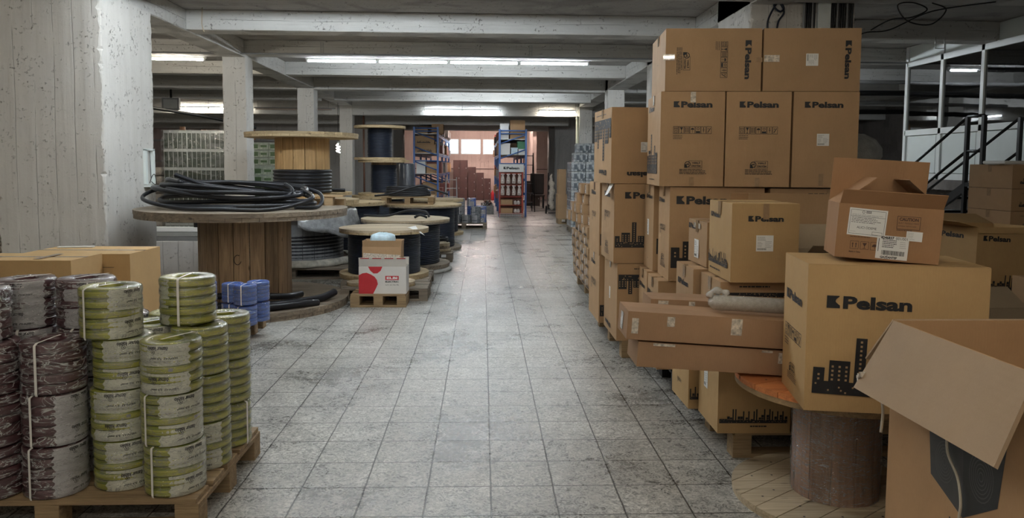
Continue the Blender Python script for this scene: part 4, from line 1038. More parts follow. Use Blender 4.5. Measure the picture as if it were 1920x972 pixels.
# wood blocks behind the heap
e = empty('wood_block_frame', (-2.02, 8.62, 1.066), R(-4), 'broken piece of pallet lying behind the cable heap', 'wood')
for q in range(2): m = MB(); m.box((-.35+q*.55, 0, 0), (-.25+q*.55, .1, .1), WOODP); m.build('block', e)
m = MB(); m.box((-.45, -.01, .1), (.42, .1, .122), WOODP); m.build('board', e)
m = MB(); m.box((-.48, .12, .0), (.40, .2, .07), WOODP); m.build('board', e)

# second: plastic draped drum
pallet((-3.3, 9.98, 0), 0, 'low wooden pallet under the plastic-draped drum', 1.5, 1.3, WOODG)
D2 = drum((-2.68, 10.78, .146), 'plastic-draped drum of thick black cable behind the biggest drum', .82, .75, .66, .665, WOODO, t=.06, cr=.023, wz=(.09, .42), core_mat=WOODG and plain('grey_wrap', (.16, .165, .17), .3, 0, .25, 12, .3), wmat=CABLE)
def drape(loc, rad, label, a0, a1, drop, mat=SHEET, name='plastic_sheet', seed=1, edge=.0):
    rn_ = random.Random(seed); m = MB(); n = 40; prof = [(0, .0), (.5, .004), (.85, .006), (1.0, .01), (1.03, -.02), (1.04, -.08), (1.07, -.16), (1.10, -.25), (1.10, -.32)]
    vs = []; fs = []
    for j in range(n+1):
        a = a0+(a1-a0)*j/n; f = drop*(.55+.45*math.sin(math.pi*j/n))*(1+.05*math.sin(j*.5))
        for i, (r, z) in enumerate(prof):
            q = r*rad*(1+(.006*math.sin(j*.9+i)+.018*math.sin(j*.5))*(i > 3)); vs.append((q*math.cos(a), q*math.sin(a), z*f+rn_.uniform(-.006, .006)*(i > 0)+edge))
    k_ = len(prof)
    for j in range(n):
        for i in range(k_-1): fs.append((j*k_+i, (j+1)*k_+i, (j+1)*k_+i+1, j*k_+i+1))
    m.add(vs, fs, mat, None, True); o = m.build(name, loc=loc); sd = o.modifiers.new('s', 'SOLIDIFY'); sd.thickness = .004; sd.offset = 1
    return tag(o, label, 'plastic sheet')
drape((-2.68, 10.78, .905), .82, 'grey plastic sheet draped over the right side of the second drum', R(-75), R(40), 1.15)
m = MB(); n = 44; vs = []; fs = []
for j in range(n):
    a = 2*math.pi*j/n
    for i, (r, z) in enumerate(((.72, .075), (.80, .085), (.84, .06), (.86, .03), (.87, .004), (.84, .003))): q = r*(1+.03*math.sin(j*1.9+i*.8)); vs.append((q*math.cos(a), q*math.sin(a), z+.008*abs(math.sin(j*2.7+i))))
for j in range(n):
    for i in range(5): fs.append((j*6+i, ((j+1) % n)*6+i, ((j+1) % n)*6+i+1, j*6+i+1))
m.add(vs, fs, plain('dusty_plastic', (.42, .40, .34), .35, 0, .3, 16, .3, .006), None, True); o = m.build('plastic_skirt', D2); o.modifiers.new('s', 'SOLIDIFY').thickness = .004
# raised drum standing on it
D3 = drum((-2.62, 10.95, .962), 'yellow wooden drum raised on the draped drum, half its barrel bare, black cable below', .80, 1.02, .385, .415, WOODF, t=.07, cr=.024, wz=(.16, .50), core_mat=WOODSY, wmat=CABLE)
# S10 / S9
pallet((-1.70, 8.90, 0), 0, 'grey wooden pallet under the front round drum behind the white and red box', 1.05, 1.0, WOODG)
drum((-1.235, 9.36, .146), 'front round drum with pale top and navy cable behind the white and red box', .555, .61, .3, .45, WOODF, t=.055, cr=.007, rz=R(20), top_mat=WOODPL)
drum((-1.13, 10.92, .06), 'wider round drum with pale grey top and navy cable, right edge at the aisle', .645, .70, .35, .50, WOODO, t=.055, cr=.013, top_mat=WOODPL, rz=R(-15))
m = MB(); m.lathe([(.5, .055), (.64, .055), (.68, .03), (.66, .0), (.5, 0)], SACK, 30); tag(m.build('sacking', loc=(-1.13, 10.92, 0)), 'dirty plastic sacking crumpled round the foot of the wider round drum', 'sacking')
cable('cable_end', [(-1.75, 11.0, .79), (-1.4, 10.95, .79), (-1.1, 10.9, .87), (-.85, 10.88, .86), (-.78, 10.85, .78)], .016, 'black cable end arching over the pale top of the wider round drum')
cable('cable_end', [(-.98, 10.70, .785), (-.9, 10.68, .82), (-.8, 10.7, .785)], .018, 'short black cable stub on the pale top of the wider round drum')
m = MB(); m.add([(0, 0, 0), (.10, .02, .02), (.13, -.02, -.02), (.22, -.03, -.10), (.12, -.06, -.04), (.02, -.03, 0)], [(0, 1, 2, 5), (2, 3, 4, 5)], WHITE); tag(m.build('torn_film', loc=(-.92, 9.10, .775)), 'torn white film scrap at the right rim of the front round drum', 'plastic scrap')
# small discs on pallets
pallet((-1.60, 8.36, 0), 0, 'grey pallet with a pale disc of cable right behind the white and red box', .98, .5, WOODG)
def disc(loc, rad, label, t=.05, mat=WOODF):
    e = empty('drum_disc', loc, 0, label, 'wooden disc'); flange_mesh(rad, t, mat, .1, R(20), True, WOODPL).build('disc', e); return e
disc((-1.02, 8.62, .1455), .235, 'pale wooden disc carrying a cable coil, right of the white and red box', .05)
cable('cable_coil', [(-1.02+.15*math.cos(a*.7)*(1-a*.012), 8.62+.15*math.sin(a*.7)*(1-a*.012), .212+a*.0012) for a in range(26)], .012, 'thin black cable coiled on the pale disc right of the white and red box', n=4)
disc((-1.42, 8.62, .1455), .15, 'small pale disc left of the white and red box', .04)
pallet((-.98, 11.75, 0), 0, 'small weathered pallet at the aisle behind the wider round drum', .50, .45, WOODG)
disc((-.73, 11.98, .1455), .22, 'lower wooden disc on the small weathered pallet', .05, WOODO)
disc((-.73, 12.0, .197), .20, 'upper wooden disc wrapped in plastic on the small weathered pallet', .09, WOODO)
cable('cable_coil', [(-.72+.15*math.cos(a*.7), 12.0+.13*math.sin(a*.7), .31+a*.003) for a in range(24)], .016, 'black cable coiled on the discs of the small weathered pallet', n=4)
# white and red box with its pallet
pallet((-1.425, 7.99, 0), 0, 'small wooden half pallet under the white and red box', .60, .36, WOODP, nb=3)
wb = empty('printed_box', (-1.335, 8.02, .1455), R(-1), 'white and red printed box with an open flap, on the small half pallet', 'box')
W_, D_, H_ = .51, .26, .295
WR = plain('box_white', (.66, .64, .61), .55, 0, .04)
m = MB(); kk = .004
for a, c, mt in (((0, 0, 0), (W_, kk, H_), WR), ((0, D_-kk, 0), (W_, D_, H_), WR), ((0, kk, 0), (kk, D_-kk, H_), RED), ((W_-kk, kk, 0), (W_, D_-kk, H_), WR), ((kk, kk, 0), (W_-kk, D_-kk, kk), CARDIN)): m.box(a, c, mt)
k = Ink()
blob = [(0, 0), (.155, 0), (.185, .06), (.205, .105), (.195, .15), (.17, .185), (.13, .21), (.085, .228), (.04, .222), (0, .20)]
k.poly(blob, RED); k.poly([(.10, .295), (.255, .295), (.235, .25), (.20, .222), (.16, .220), (.125, .25)], RED)
k.rect(.285, .150, .145, .045, RED); k.text('ELBI', .3575, .172, width=.115, height=.026, bold=True, mat=WHITE, lv=1)
k.text('ELECTRIC', .3575, .131, width=.145, height=.018, bold=True); k.text('turn on the life', .3575, .098, width=.145, height=.014)
k.lay(m, (0, 0, 0), (1, 0, 0), (0, 0, 1), .0007); m.build('box_body', wb)
m = MB(); T = Matrix.Translation((0, 0, H_)) @ Matrix.Rotation(R(12), 4, 'X'); m.box((.002, 0, 0), (W_-.002, .004, .10), WR, T)
for q in range(4): m.box((.02+q*.13, -.0008, .088), (.115+q*.13, 0, .098), RED, T)
m.build('flap', wb)
m = MB(); T = Matrix.Translation((0, D_, H_)) @ Matrix.Rotation(R(-20), 4, 'X'); m.box((.002, 0, 0), (W_-.002, .004, .08), WR, T); m.build('flap', wb)
kb = carton((-1.365, 8.06, .1505+.0), (.42, .20, .50), R(-2), 'open kraft carton with white twisted rope print standing in the white and red box', [('shine', 'front', .5, .80, .40, -3, .05), ('tape', 'front', .5, .60, .40, 0, .01)], open_={'front': 8, 'back': 10, 'left': -8, 'right': 5}, flap_len=.07)
kb.location = (-1.30, 8.045, .151)
m = MB(); rn = random.Random(5); prof = [(.0, 0), (.12, .0), (.135, .03), (.14, .09), (.125, .135), (.09, .15), (.04, .165), (.0, .16)]
m.lathe(prof, PALEBLUE, 28); o = m.build('wrapped_bundle', loc=(-1.09, 8.15, .6515)); o.scale = (1.0, .6, .9)
for v in o.data.vertices: v.co.x += rn.uniform(-.006, .006); v.co.y += rn.uniform(-.006, .006); v.co.z += rn.uniform(-.005, .005)*(v.co.z > .02)
tag(o, 'pale blue goods in a knotted translucent bag on the open kraft carton', 'bag')
# further drums
drum((-2.36, 13.0, 0), 'drum with yellowish top and navy cable behind the raised drum', .66, .90, .35, .56, WOODF, t=.06, cr=.012)
drum((-2.65, 12.75, .901), 'small flat wooden drum lid lying on the drum with yellowish top', .42, .17, .2, None, WOODF, t=.05)
cable('thick_cable', [(-2.9, 12.55, 1.105), (-2.6, 12.5, 1.105), (-2.3, 12.52, 1.105)], .03, 'short straight black cable on the small flat drum lid')
drum((-1.12, 13.75, 0), 'drum with thin top carrying a pallet of black pipe coils', .73, .825, .4, .60, WOODO, t=.05, cr=.013, top_mat=WOODF)
pallet((-1.80, 13.25, .826), R(1), 'wooden pallet on the drum, under the black pipe coils', .92, .8, WOODP)
for q in range(6):
    cable('pipe_coil', [(-1.37+(.40-.01*q)*math.cos(a*.35)*(1+.03*math.sin(a+q)), 13.62+.30*math.sin(a*.35), .995+.026*q+.008*math.sin(a*.8+q)) for a in range(18)], .024, 'flat black pipe coil in the pile on the raised pallet', n=4, closed=True, group='black pipe coils on the raised pallet', seg=8)
cable('loose_pipe', [(-1.9, 13.15, .99), (-1.6, 13.12, 1.03), (-1.25, 13.15, 1.14), (-1.05, 13.2, 1.17), (-.85, 13.2, 1.10), (-.62, 13.25, 1.02)], .019, 'stiff black pipe end crossing over the pile on the raised pallet')
drum((-1.05, 16.6, 0), 'drum with yellow top behind the raised pallet of black coils', .62, .79, .35, .5, WOODF, t=.06, cr=.014)
drum((-2.12, 15.6, 0), 'lowest drum of the three-high tower, behind the cable pallets', .60, .90, .30, .45, WOODF, t=.06, cr=.012)
drum((-2.06, 15.6, .901), 'middle drum of the three-high tower with navy cable', .53, .73, .26, .27, WOODF, t=.05, cr=.009, wz=(.06, .63))
drum((-2.14, 15.6, 1.632), 'topmost drum of the three-high tower with navy cable', .53, .70, .24, .255, WOODF, t=.05, cr=.009)
e = empty('wrapped_roll', (-1.58, 16.55, 1.0), 0, 'dark wrapped roll standing behind the three-high tower', 'roll'); e.location = (-1.75, 17.2, 0)
m = MB(); m.lathe([(0, 0), (.17, 0), (.18, .02), (.18, 1.55), (.17, 1.57), (0, 1.57)], plain('slate_wrap', (.09, .10, .12), .3, 0, .25, 6), 24); m.build('roll_body', e); m = MB(); m.lathe([(.182, .4), (.184, .42), (.182, .44)], GREYM, 24); m.build('band', e)

# ================================================================ LEFT BAY behind the columns
GP = plain('green_pack_side', (.035, .05, .035), .25, 0, .3, 12, .5); GPF = plain('pale_pack_edge', (.40, .42, .40), .4, 0, .1)
def green_case(loc, label, group, w_=.405, d=.40, h=.325):
    e = empty('green_case', loc, 0, label, 'packed goods', group); m = MB(); m.box((0, 0, 0), (w_, d, h), GP); m.build('case_body', e)
    m = MB(); m.box((-.003, -.004, h-.05), (w_+.003, .0, h), GPF); m.box((-.003, 0, h-.05), (0, d, h), GPF)
    n = 5
    for q in range(n+1): x = (w_-.008)*q/n; m.box((x, -.004, 0), (x+.008, 0, h-.05), GPF)
    m.build('pale_edging', e); return e
pallet((-5.70, 13.45, 0), 0, 'wooden pallet under the tall film-wrapped green cases in the left bay', 1.25, .9, WOODG)
c0 = None
for lay in range(6):
    for q in range(3):
        for r_ in range(2):
            p_ = (-5.66+q*.408, 13.48+r_*.41, .146+lay*.33)
            if c0 is None: c0 = green_case(p_, 'green case in the tall film-wrapped pallet stack in the left bay', 'green cases of the tall wrapped stack')
            else: dup(c0, p_)
e = empty('film_wrapping', (-5.69, 13.44, .146), 0, 'shiny clear film round the tall stack of green cases', 'plastic film')
m = MB(); n = 14; rn = random.Random(8)
ring = [(x, 0) for x in [i*.155 for i in range(9)]]+[(1.245, y*.105) for y in range(1, 9)]+[(1.245-i*.155, .87) for i in range(1, 9)]+[(-.005, .87-y*.105) for y in range(1, 9)]
vs = []; fs = []; L_ = len(ring)
for i in range(n+1):
    for j, (x, y) in enumerate(ring): vs.append((x+(.008+rn.uniform(0, .02))*(1 if x > 1.2 else -.5 if x < 0 else 0), y-(.006+rn.uniform(0, .006))*(1 if y == 0 else -1), 1.99*i/n))
for i in range(n):
    for j in range(L_): k_ = (j+1) % L_; fs.append((i*L_+j, i*L_+k_, (i+1)*L_+k_, (i+1)*L_+j))
m.add(vs, fs, FILMG, None, True); m.build('film', e)
# stack left of it, seen beside the pier
pallet((-7.05, 14.3, 0), 0, 'wooden pallet of pale bags beside the big pier in the left bay', 1.0, .9, WOODG)
b0 = None
for lay in range(8):
    for q in range(2):
        p_ = (-7.0+q*.48, 14.32, .146+lay*.165)
        if b0 is None:
            m = MB(); m.box((0, 0, 0), (.45, .8, .155), plain('pale_bag', (.42, .38, .34), .5, 0, .5, 12)); b0 = tag(m.build('filled_bag', loc=p_, bevel=.05), 'pale filled bag in the pile beside the tall green case stack', 'bag', 'pale bags in the left bay pile')
        else: c = b0.copy(); col.objects.link(c); c.location = p_
# green-white cartons seen between columns
GW = plain('green_white_print', (.40, .44, .34), .4, 0, .5, 14); GWD = plain('green_print', (.10, .16, .07), .4, 0, .2)
pallet((-5.20, 16.9, 0), 0, 'wooden pallet of pale green printed cartons between the second and third columns', 1.2, .9, WOODG)
def gwc(loc, label, group, w_=.39, d=.4, h=.165):
    e = empty('printed_case', loc, 0, label, 'packed goods', group); m = MB(); m.box((0, 0, 0), (w_, d, h), GW)
    m.add([(w_*.08, -.001, h*.2), (w_*.4, -.001, h*.2), (w_*.4, -.001, h*.75), (w_*.08, -.001, h*.75)], [(0, 1, 2, 3)], GWD)
    m.add([(w_*.55, -.001, h*.35), (w_*.9, -.001, h*.35), (w_*.9, -.001, h*.65), (w_*.55, -.001, h*.65)], [(0, 1, 2, 3)], GWD)
    m.build('case_body', e, bevel=.006); m = MB(); m.box((-.002, -.002, h*.9), (w_+.002, d+.002, h*.96), GPF); m.build('tape_band', e); return e
w0 = None
for lay in range(11):
    for q in range(3):
        p_ = (-5.19+q*.395, 16.92, .146+lay*.17)
        if w0 is None: w0 = gwc(p_, 'pale green printed case in the tall stack left of the raised wooden drum', 'pale green cases of the tall stack')
        else: dup(w0, p_)
pallet((-4.98, 14.9, 0), 0, 'wooden pallet of pale yellow printed cases in front of the tall pale green stack', .85, .8, WOODG)
for lay in range(8):
    for q in range(2): dup(w0, (-4.95+q*.40, 14.95, .146+lay*.167), None, 'pale yellow printed case in the lower stack just right of the second column', 'pale yellow cases of the lower stack')
# things seen above the green stack: lit orange far objects
for x, z, lb in ((-7.9, 2.45, 'small orange roll on far shelves in the left bay, leftmost of three'), (-7.35, 2.38, 'small orange roll on far shelves in the left bay, middle of three'), (-6.1, 2.4, 'small orange roll of goods on far shelves in the left bay, rightmost')):
    m = MB(); m.lathe([(0, 0), (.09, 0), (.09, .2), (.07, .22), (.07, .28), (0, .28)], plain('orange_roll', (.55, .30, .18), .4), 14); tag(m.build('goods_roll', loc=(x, 20.0, z-.24)), lb, 'roll')
e = empty('storage_shelf', (-9.2, 19.8, 0), 0, 'dark metal storage shelf deep in the left bay', 'shelf')
for x in (0, 1.9, 3.8):
    for y in (0, .6): m = MB(); m.box((x, y, 0), (x+.05, y+.05, 2.2), STEELK); m.build('post', e)
for z in (.4, 1.0, 1.6, 2.15): m = MB(); m.box((0, 0, z-.03), (3.85, .65, z), PIPE); m.build('shelf_board', e)
pipe('sloping_cable', spline([(-7.3, 13.0, 2.62), (-6.0, 13.1, 2.52), (-4.9, 13.4, 2.36), (-4.2, 14, 2.2)], 6), .028, STEELK, 'thick dark cable sloping down behind the big pier in the left bay', 'cable')
e = empty('floodlight', (-8.0, 19.0, 2.86), 0, 'dark square floodlight hanging in the left bay below the far tubes', 'floodlight')
m = MB(); m.box((0, 0, 0), (.42, .1, .3), PIPE); m.build('housing', e); m = MB(); m.box((.04, -.003, .04), (.38, 0, .26), GREYM); m.build('lens', e); m = MB(); m.box((.19, .03, .3), (.23, .07, .64), STEELK); m.build('bracket', e)
# long white and grey profiles lying on the low wall
for i, (y, z, mt, lb) in enumerate(((9.77, .531, PIPE, 'long dark grey profile on the low wall, lowest at front'), (9.84, .531, GREYM, 'long grey profile on the low wall, lowest at back'), (9.775, .591, GREYM, 'long grey profile on the low wall, in the middle layer'), (9.78, .652, WHITE, 'long white profile on the low wall, topmost'), (9.86, .652, PANEL, 'long pale profile on the low wall, topmost at back'))):
    m = MB(); w2, h2 = .06, .055; m.box((0, 0, 0), (2.0, w2, .006), mt); m.box((0, 0, .006), (2.0, .006, h2), mt); m.box((0, w2-.006, .006), (2.0, w2, h2), mt); m.box((0, .006, h2-.006), (2.0, w2-.006, h2), mt)
    tag(m.build('metal_profile', loc=(-5.3+.05*i, y, z)), lb, 'profile')
m = MB(); m.box((0, 0, 0), (.12, .13, .012), STEELK); m.box((0, 0, .012), (.012, .13, .06), STEELK); tag(m.build('dark_bracket', loc=(-3.75, 9.78, .7105)), 'small dark bracket sitting on the white profiles of the low wall', 'bracket')
# wall fitting on the pier's side face
e = empty('wall_bracket', (-3.799, 8.50, 1.27), 0, 'pale metal bracket frame screwed to the side of the big pier', 'bracket')
m = MB(); m.box((0, 0, .03), (.03, .045, .42), PANEL); m.build('upright', e); m = MB(); m.box((0, .19, .03), (.03, .235, .42), PANEL); m.build('upright', e)
m = MB(); m.box((0, .0, .41), (.03, .235, .43), PANEL); m.build('cross_bar', e); m = MB(); m.box((0, 0, 0), (.30, .27, .016), PANEL); m.build('shelf_arm', e)
m = MB(); m.tube(spline([(.03, .08, .04), (.05, .1, .12), (.06, .14, .14), (.05, .2, .08), (.04, .22, .03), (.05, .15, .03), (.04, .1, .06)], 6), .004, STEELK, 6); m.build('loose_wire', e)
m = MB(); m.tube([(.02, .12, .40), (.02, .14, .1)], .005, PIPE, 6); m.build('rod', e)
# left edge: wrapped goods and boards beyond the pier
e = empty('stacked_boards', (-7.2, 9.4, 0), 0, 'dark stacked boards at the left edge beyond the pier', 'boards')
for q in range(9): m = MB(); m.box((0, 0, .0+q*.085), (1.2, .8, .07+q*.085), WOODO); m.build('board', e)
carton((-7.1, 9.4, .76), (1.1, .7, .3), 0, 'carton on the dark boards at the left edge', [], mat=CARD)
m = MB(); m.box((0, 0, 0), (1.0, .7, .95), FILMG); m.box((.03, .03, 0), (.97, .67, .94), GREYM); tag(m.build('wrapped_goods', loc=(-7.05, 9.42, 1.062), bevel=.05), 'grey goods under crinkled clear film at the left edge', 'packed goods')

# ================================================================ FAR COIL PALLET IN THE AISLE
pallet((-1.02, 17.85, 0), 0, 'wooden pallet far down the aisle under the blue and grey cable packs', 1.12, .9, WOODO)
far = [('grey', -.86, 17.98, 1, 'front left'), ('grey', -.63, 17.97, 1, 'front, second from left'), ('grey', -.40, 17.98, 1, 'front, third from left'), ('grey', -.17, 17.98, 2, 'front right'), ('blue', -.02, 18.18, 2, 'right side, second row'),
       ('grey', -.86, 18.21, 2, 'left side, second row'), ('grey', -.55, 18.21, 3, 'second row, tallest grey one'), ('blue', -.28, 18.25, 3, 'second row, middle blue one'), ('blue', -.12, 18.45, 2, 'back row, right'), ('grey', -.75, 18.47, 2, 'back row, left')]
for kd, x, y, n_, nm in far:
    for k_ in range(n_): pack(kd, x, y, 0.1445+k_*.2185*.9, random.uniform(-160, -20), random.uniform(-160, -20), '%s cable pack on the far pallet, column at the %s' % (kd, nm), .9, 'far pallet column, %s' % nm)

# ================================================================ BLUE RACKS
def beam_(m, p, q, w_, mat):
    m.tube([p, q], w_, mat, 4)
def rack(loc, w_, length, H, label, levels, bays, flip=False):
    e = empty('pallet_rack', loc, 0, label, 'shelving')
    for b in range(bays+1):
        y = length*b/bays
        for x in (0, w_-.06): m = MB(); m.box((x, y-.03, 0), (x+.06, y+.03, H), STEELB); m.build('upright', e)
        zz = [.25+i*(H-.4)/5 for i in range(6)]
        m = MB()
        for i in range(5):
            a, c = (.03, w_-.03) if (not flip) else (w_-.03, .03)
            m.tube([(a, y, zz[i+1]), (c, y, zz[i+1]-.28)], .02, STEELB, 6)
            if i % 2 == 0: m.tube([(.03, y, zz[i+1]+.02), (w_-.03, y, zz[i+1]+.02)], .02, STEELB, 6)
        m.tube([(.03, y, H-.04), (w_-.03, y, H-.04)], .025, STEELB, 6)
        m.build('brace', e)
    for z in levels:
        for b in range(bays):
            y0, y1 = length*b/bays+.03, length*(b+1)/bays-.03
            for x in (.01, w_-.05): m = MB(); m.box((x, y0, z-.09), (x+.04, y1, z-.003), STEELB); m.build('beam', e)
            m = MB(); m.box((.0, y0-.03, z-.003), (w_, y1+.03, z+.015), GREYM); m.build('shelf_panel', e)
    return e
RL = rack((-2.19, 23.5, 0), .80, 7.5, 2.72, 'left blue rack deep in the hall, loaded with cartons', (.55, 1.25, 1.89, 2.50), 3)
RR = rack((.46, 22.15, 0), .84, 8.4, 2.60, 'right blue rack deep in the hall behind the display stand', (.5, 1.15, 1.85, 2.30), 3, True)
GC = 'goods on the blue racks'
items = [(-2.12, 23.55, 2.516, .38, .5, .16, CARDIN), (-1.62, 23.6, 2.516, .36, .5, .30, CARD), (-2.14, 23.56, 1.906, .66, .5, .27, CARD), (-2.14, 23.56, 2.18, .60, .5, .26, CARD), (-1.46, 23.6, 1.906, .06, .5, .45, CARDIN),
         (-2.1, 23.6, 1.266, .28, .5, .42, WHITE), (-1.78, 23.58, 1.266, .30, .5, .30, CARD), (-1.9, 23.56, .566, .50, .5, .42, CARD), (-2.14, 23.6, .566, .2, .5, .3, CARDD),
         (.50, 22.22, 2.316, .26, .5, .46, WHITE), (.80, 22.22, 2.316, .44, .5, .56, CARD), (.52, 22.22, 1.866, .28, .5, .33, WHITE), (.83, 22.24, 1.866, .20, .5, .2, PALEBLUE), (1.05, 22.24, 1.866, .2, .5, .16, WHITE), (1.02, 22.24, 2.03, .24, .5, .22, plain('green_bin', (.03, .20, .08), .4)),
         (.52, 22.24, 1.166, .3, .5, .3, CARDD), (.86, 22.24, 1.166, .36, .5, .35, PALEBLUE)]
rn = random.Random(33)
for i, (x, y, z, a, b_, c_, mt) in enumerate(items):
    side_ = 'left' if x < 0 else 'right'
    if mt in (CARD, CARDIN, CARDD): carton((x, y, z), (a, b_, c_), 0, 'kraft carton at the front end of the %s blue rack' % side_, [('dsky', 'front', .1, .15, a*.7, 0, i)] if i in (2, 3, 7) else [], mat=mt, tape=False, group='kraft cartons at the front of the %s blue rack' % side_)
    else:
        e = empty('storage_box', (x, y, z), 0, 'pale or green plastic box at the front end of the %s blue rack' % side_, 'box', 'plastic boxes at the front of the %s blue rack' % side_)
        m = MB(); m.box((0, 0, 0), (a, b_, c_*.85), mt); m.build('box_body', e, bevel=.01); m = MB(); m.box((-.006, -.006, c_*.85), (a+.006, b_+.006, c_), mt); m.build('lid', e)
DARKG = [CARDD, plain('dark_goods', (.06, .06, .065), .5), plain('grey_goods', (.22, .21, .2), .4, 0, .4, 12), CARD, plain('wine_goods', (.22, .06, .05), .5)]
g1 = {}
for (x0, ys, zs) in ((-2.15, [24.3+.85*i for i in range(7)], (.567, 1.267, 1.907, 2.517)), (.50, [23.0+.85*i for i in range(8)], (.517, 1.167, 1.867, 2.317))):
    for y in ys:
        for z in zs:
            mt = rn.choice(DARKG); h = rn.uniform(.22, .42); side_ = 'left' if x0 < 0 else 'right'
            if mt not in g1:
                e = empty('goods_box', (0, 0, 0)); e['category'] = 'box'
                m = MB(); m.box((0, 0, 0), (.74, .7, .30), mt); m.build('box_body', e, bevel=.01); m = MB(); m.box((0, .3, .3), (.74, .4, .301), TAPE); m.build('tape_strip', e); g1[mt] = e; o = e
            else: o = dup(g1[mt], (0, 0, 0))
            o.location = (x0+rn.uniform(0, .10)-(.12 if x0 > 0 else 0), y, z); o.scale = (rn.uniform(.95, 1.12), rn.uniform(.6, 1.1), h/.3*.9); o['label'] = 'dark goods box on the deeper shelves of the %s blue rack' % side_; o['group'] = 'goods boxes deep in the %s blue rack' % side_
            
# display stand
e = empty('display_stand', (.475, 21.72, 0), 0, 'red-framed display stand with a white name board, in front of the right blue rack', 'display stand')
for x in (0, .67): m = MB(); m.box((x, 0, 0), (x+.03, .03, 1.36), REDM); m.build('post', e); m = MB(); m.box((x, .32, 0), (x+.03, .35, 1.36), REDM); m.build('post', e)
m = MB(); m.box((.03, .32, .02), (.67, .33, 1.36), plain('stand_back', (.25, .12, .09), .6)); m.build('back_panel', e)
for z in (.14, .38, .62, .96, 1.30): m = MB(); m.box((.03, .02, z-.015), (.67, .33, z), REDM); m.build('shelf', e)
m = MB(); m.box((-.01, -.01, 1.345), (.71, .03, 1.575), WHITE); k = Ink(); q = logo(.46); k.merge(q, .36, .115); k.lay(m, (-.01, -.011, 1.345), (1, 0, 0), (0, 0, 1), .001); m.build('name_board', e)
m = MB()
for q in range(17): m.box((q*.042, -.03, .02), (q*.042+.008, -.024, .13), WHITE)
for z in (.02, .07, .12): m.box((0, -.031, z), (.69, -.025, z+.01), WHITE)
m.build('basket', e)
bg = None
BAGM = plain('clear_bagged_goods', (.55, .48, .44), .2, 0, .6, 40, .8)
for r_, z in enumerate((.66, 1.0)):
    for c_ in range(4):
        p_ = (.475+.10+c_*.163, 21.72, z)
        if bg is None:
            bg = empty('bagged_goods', p_, 0, 'clear bag of small white goods on the display stand, lower row', 'bag', 'bags in the lower row of the display stand')
            m = MB(); m.lathe([(0, 0), (.06, .01), (.065, .1), (.045, .2), (.03, .25), (.05, .28), (0, .27)], BAGM, 12); m.build('bag_body', bg); m = MB(); m.box((-.05, -.02, .262), (.05, -.014, .29), WHITE); m.build('bag_header', bg)
        else: dup(bg, p_, None, 'clear bag of small white goods on the display stand, %s row' % ('lower', 'upper')[r_], 'bags in the %s row of the display stand' % ('lower', 'upper')[r_])
carton((.53, 21.74, .142), (.34, .25, .14), R(-3), 'small carton on the display stand, lower of two', [], tape=False); carton((.53, 21.74, .383), (.34, .25, .15), R(2), 'small carton on the display stand, upper of two', [], tape=False)
for i in range(4):
    m = MB(); m.lathe([(0, 0), (.07, .01), (.06, .1), (0, .13)], BAGM, 10); o = m.build('goods_bundle', loc=(.95+.09*(i % 2), 21.80, (.142, .383)[i//2])); o.scale = (.8, .8, 1); tag(o, 'small silvery bundle at the right of the display stand shelves', 'bundle', 'silvery bundles on the display stand')
# wheeled black bin/cart and crates by the rack's aisle side
for i, (x, y, z, s_, lb) in enumerate(((-.02, 23.6, 0, .36, 'grey crate of loose goods on the floor beside the right rack, front one'), (.02, 24.3, 0, .34, 'grey crate of loose goods on the floor beside the right rack, second one'), (.0, 25.0, 0, .34, 'grey crate of loose goods on the floor beside the right rack, third one'))):
    e = empty('plastic_crate', (x, y, z), R(4*i), lb, 'crate'); m = MB()
    for a, c in (((0, 0, 0), (s_, .02, .26)), ((0, .48, 0), (s_, .5, .26)), ((0, .02, 0), (.02, .48, .26)), ((s_-.02, .02, 0), (s_, .48, .26)), ((.02, .02, 0), (s_-.02, .48, .02))): m.box(a, c, MATS['grey_goods'])
    m.build('crate_body', e); m = MB()
    for q in range(7): m.tube(spline([(.05+rn.random()*.2, .05+rn.random()*.3, .2), (.1+rn.random()*.2, .1+rn.random()*.3, .34), (.05+rn.random()*.2, .2+rn.random()*.2, .24)], 5), .02, rn.choice(DARKG), 6)
    m.build('loose_goods', e)
# maroon cabinets against the far wall
def cabinet(loc, w_, d, h, label, doors=1, mat=MAROON):
    e = empty('cabinet', loc, 0, label, 'cabinet'); m = MB(); m.box((0, 0, 0), (w_, d, h), mat); m.build('cabinet_body', e, bevel=.008)
    for q in range(doors):
        a = w_*q/doors+.015; b_ = w_*(q+1)/doors-.015; p = MB(); p.box((a, -.02, .05), (b_, 0, h-.03), mat); dr = p.build('door', e)
        for zz in (.3, .55, .8): hh = MB(); hh.box((b_-.06, -.035, h*zz-.02), (b_-.03, -.02, h*zz+.02), GREYM); hh.build('handle', dr)
    return e
cabinet((-1.30, 32.6, 0), .62, .6, 1.75, 'tallest maroon cabinet at the far wall, left of the stepped row', 2)
cabinet((-.66, 32.6, 0), .34, .6, 1.45, 'maroon cabinet second in the stepped row at the far wall')
cabinet((-.30, 32.6, 0), .33, .6, 1.20, 'maroon cabinet third in the stepped row at the far wall')
cabinet((.04, 32.6, 0), .30, .6, .95, 'lowest maroon cabinet in the stepped row at the far wall')
for i in range(5): m = MB(); m.lathe([(0, 0), (.07, 0), (.07, .32), (.03, .38), (.03, .43), (0, .43)], RED, 12); tag(m.build('red_bottle', loc=(.42+.17*(i % 3), 32.5+.2*(i//3), 0)), 'red bottle-shaped canister on the floor at the far wall', 'canister', 'red canisters at the far wall')
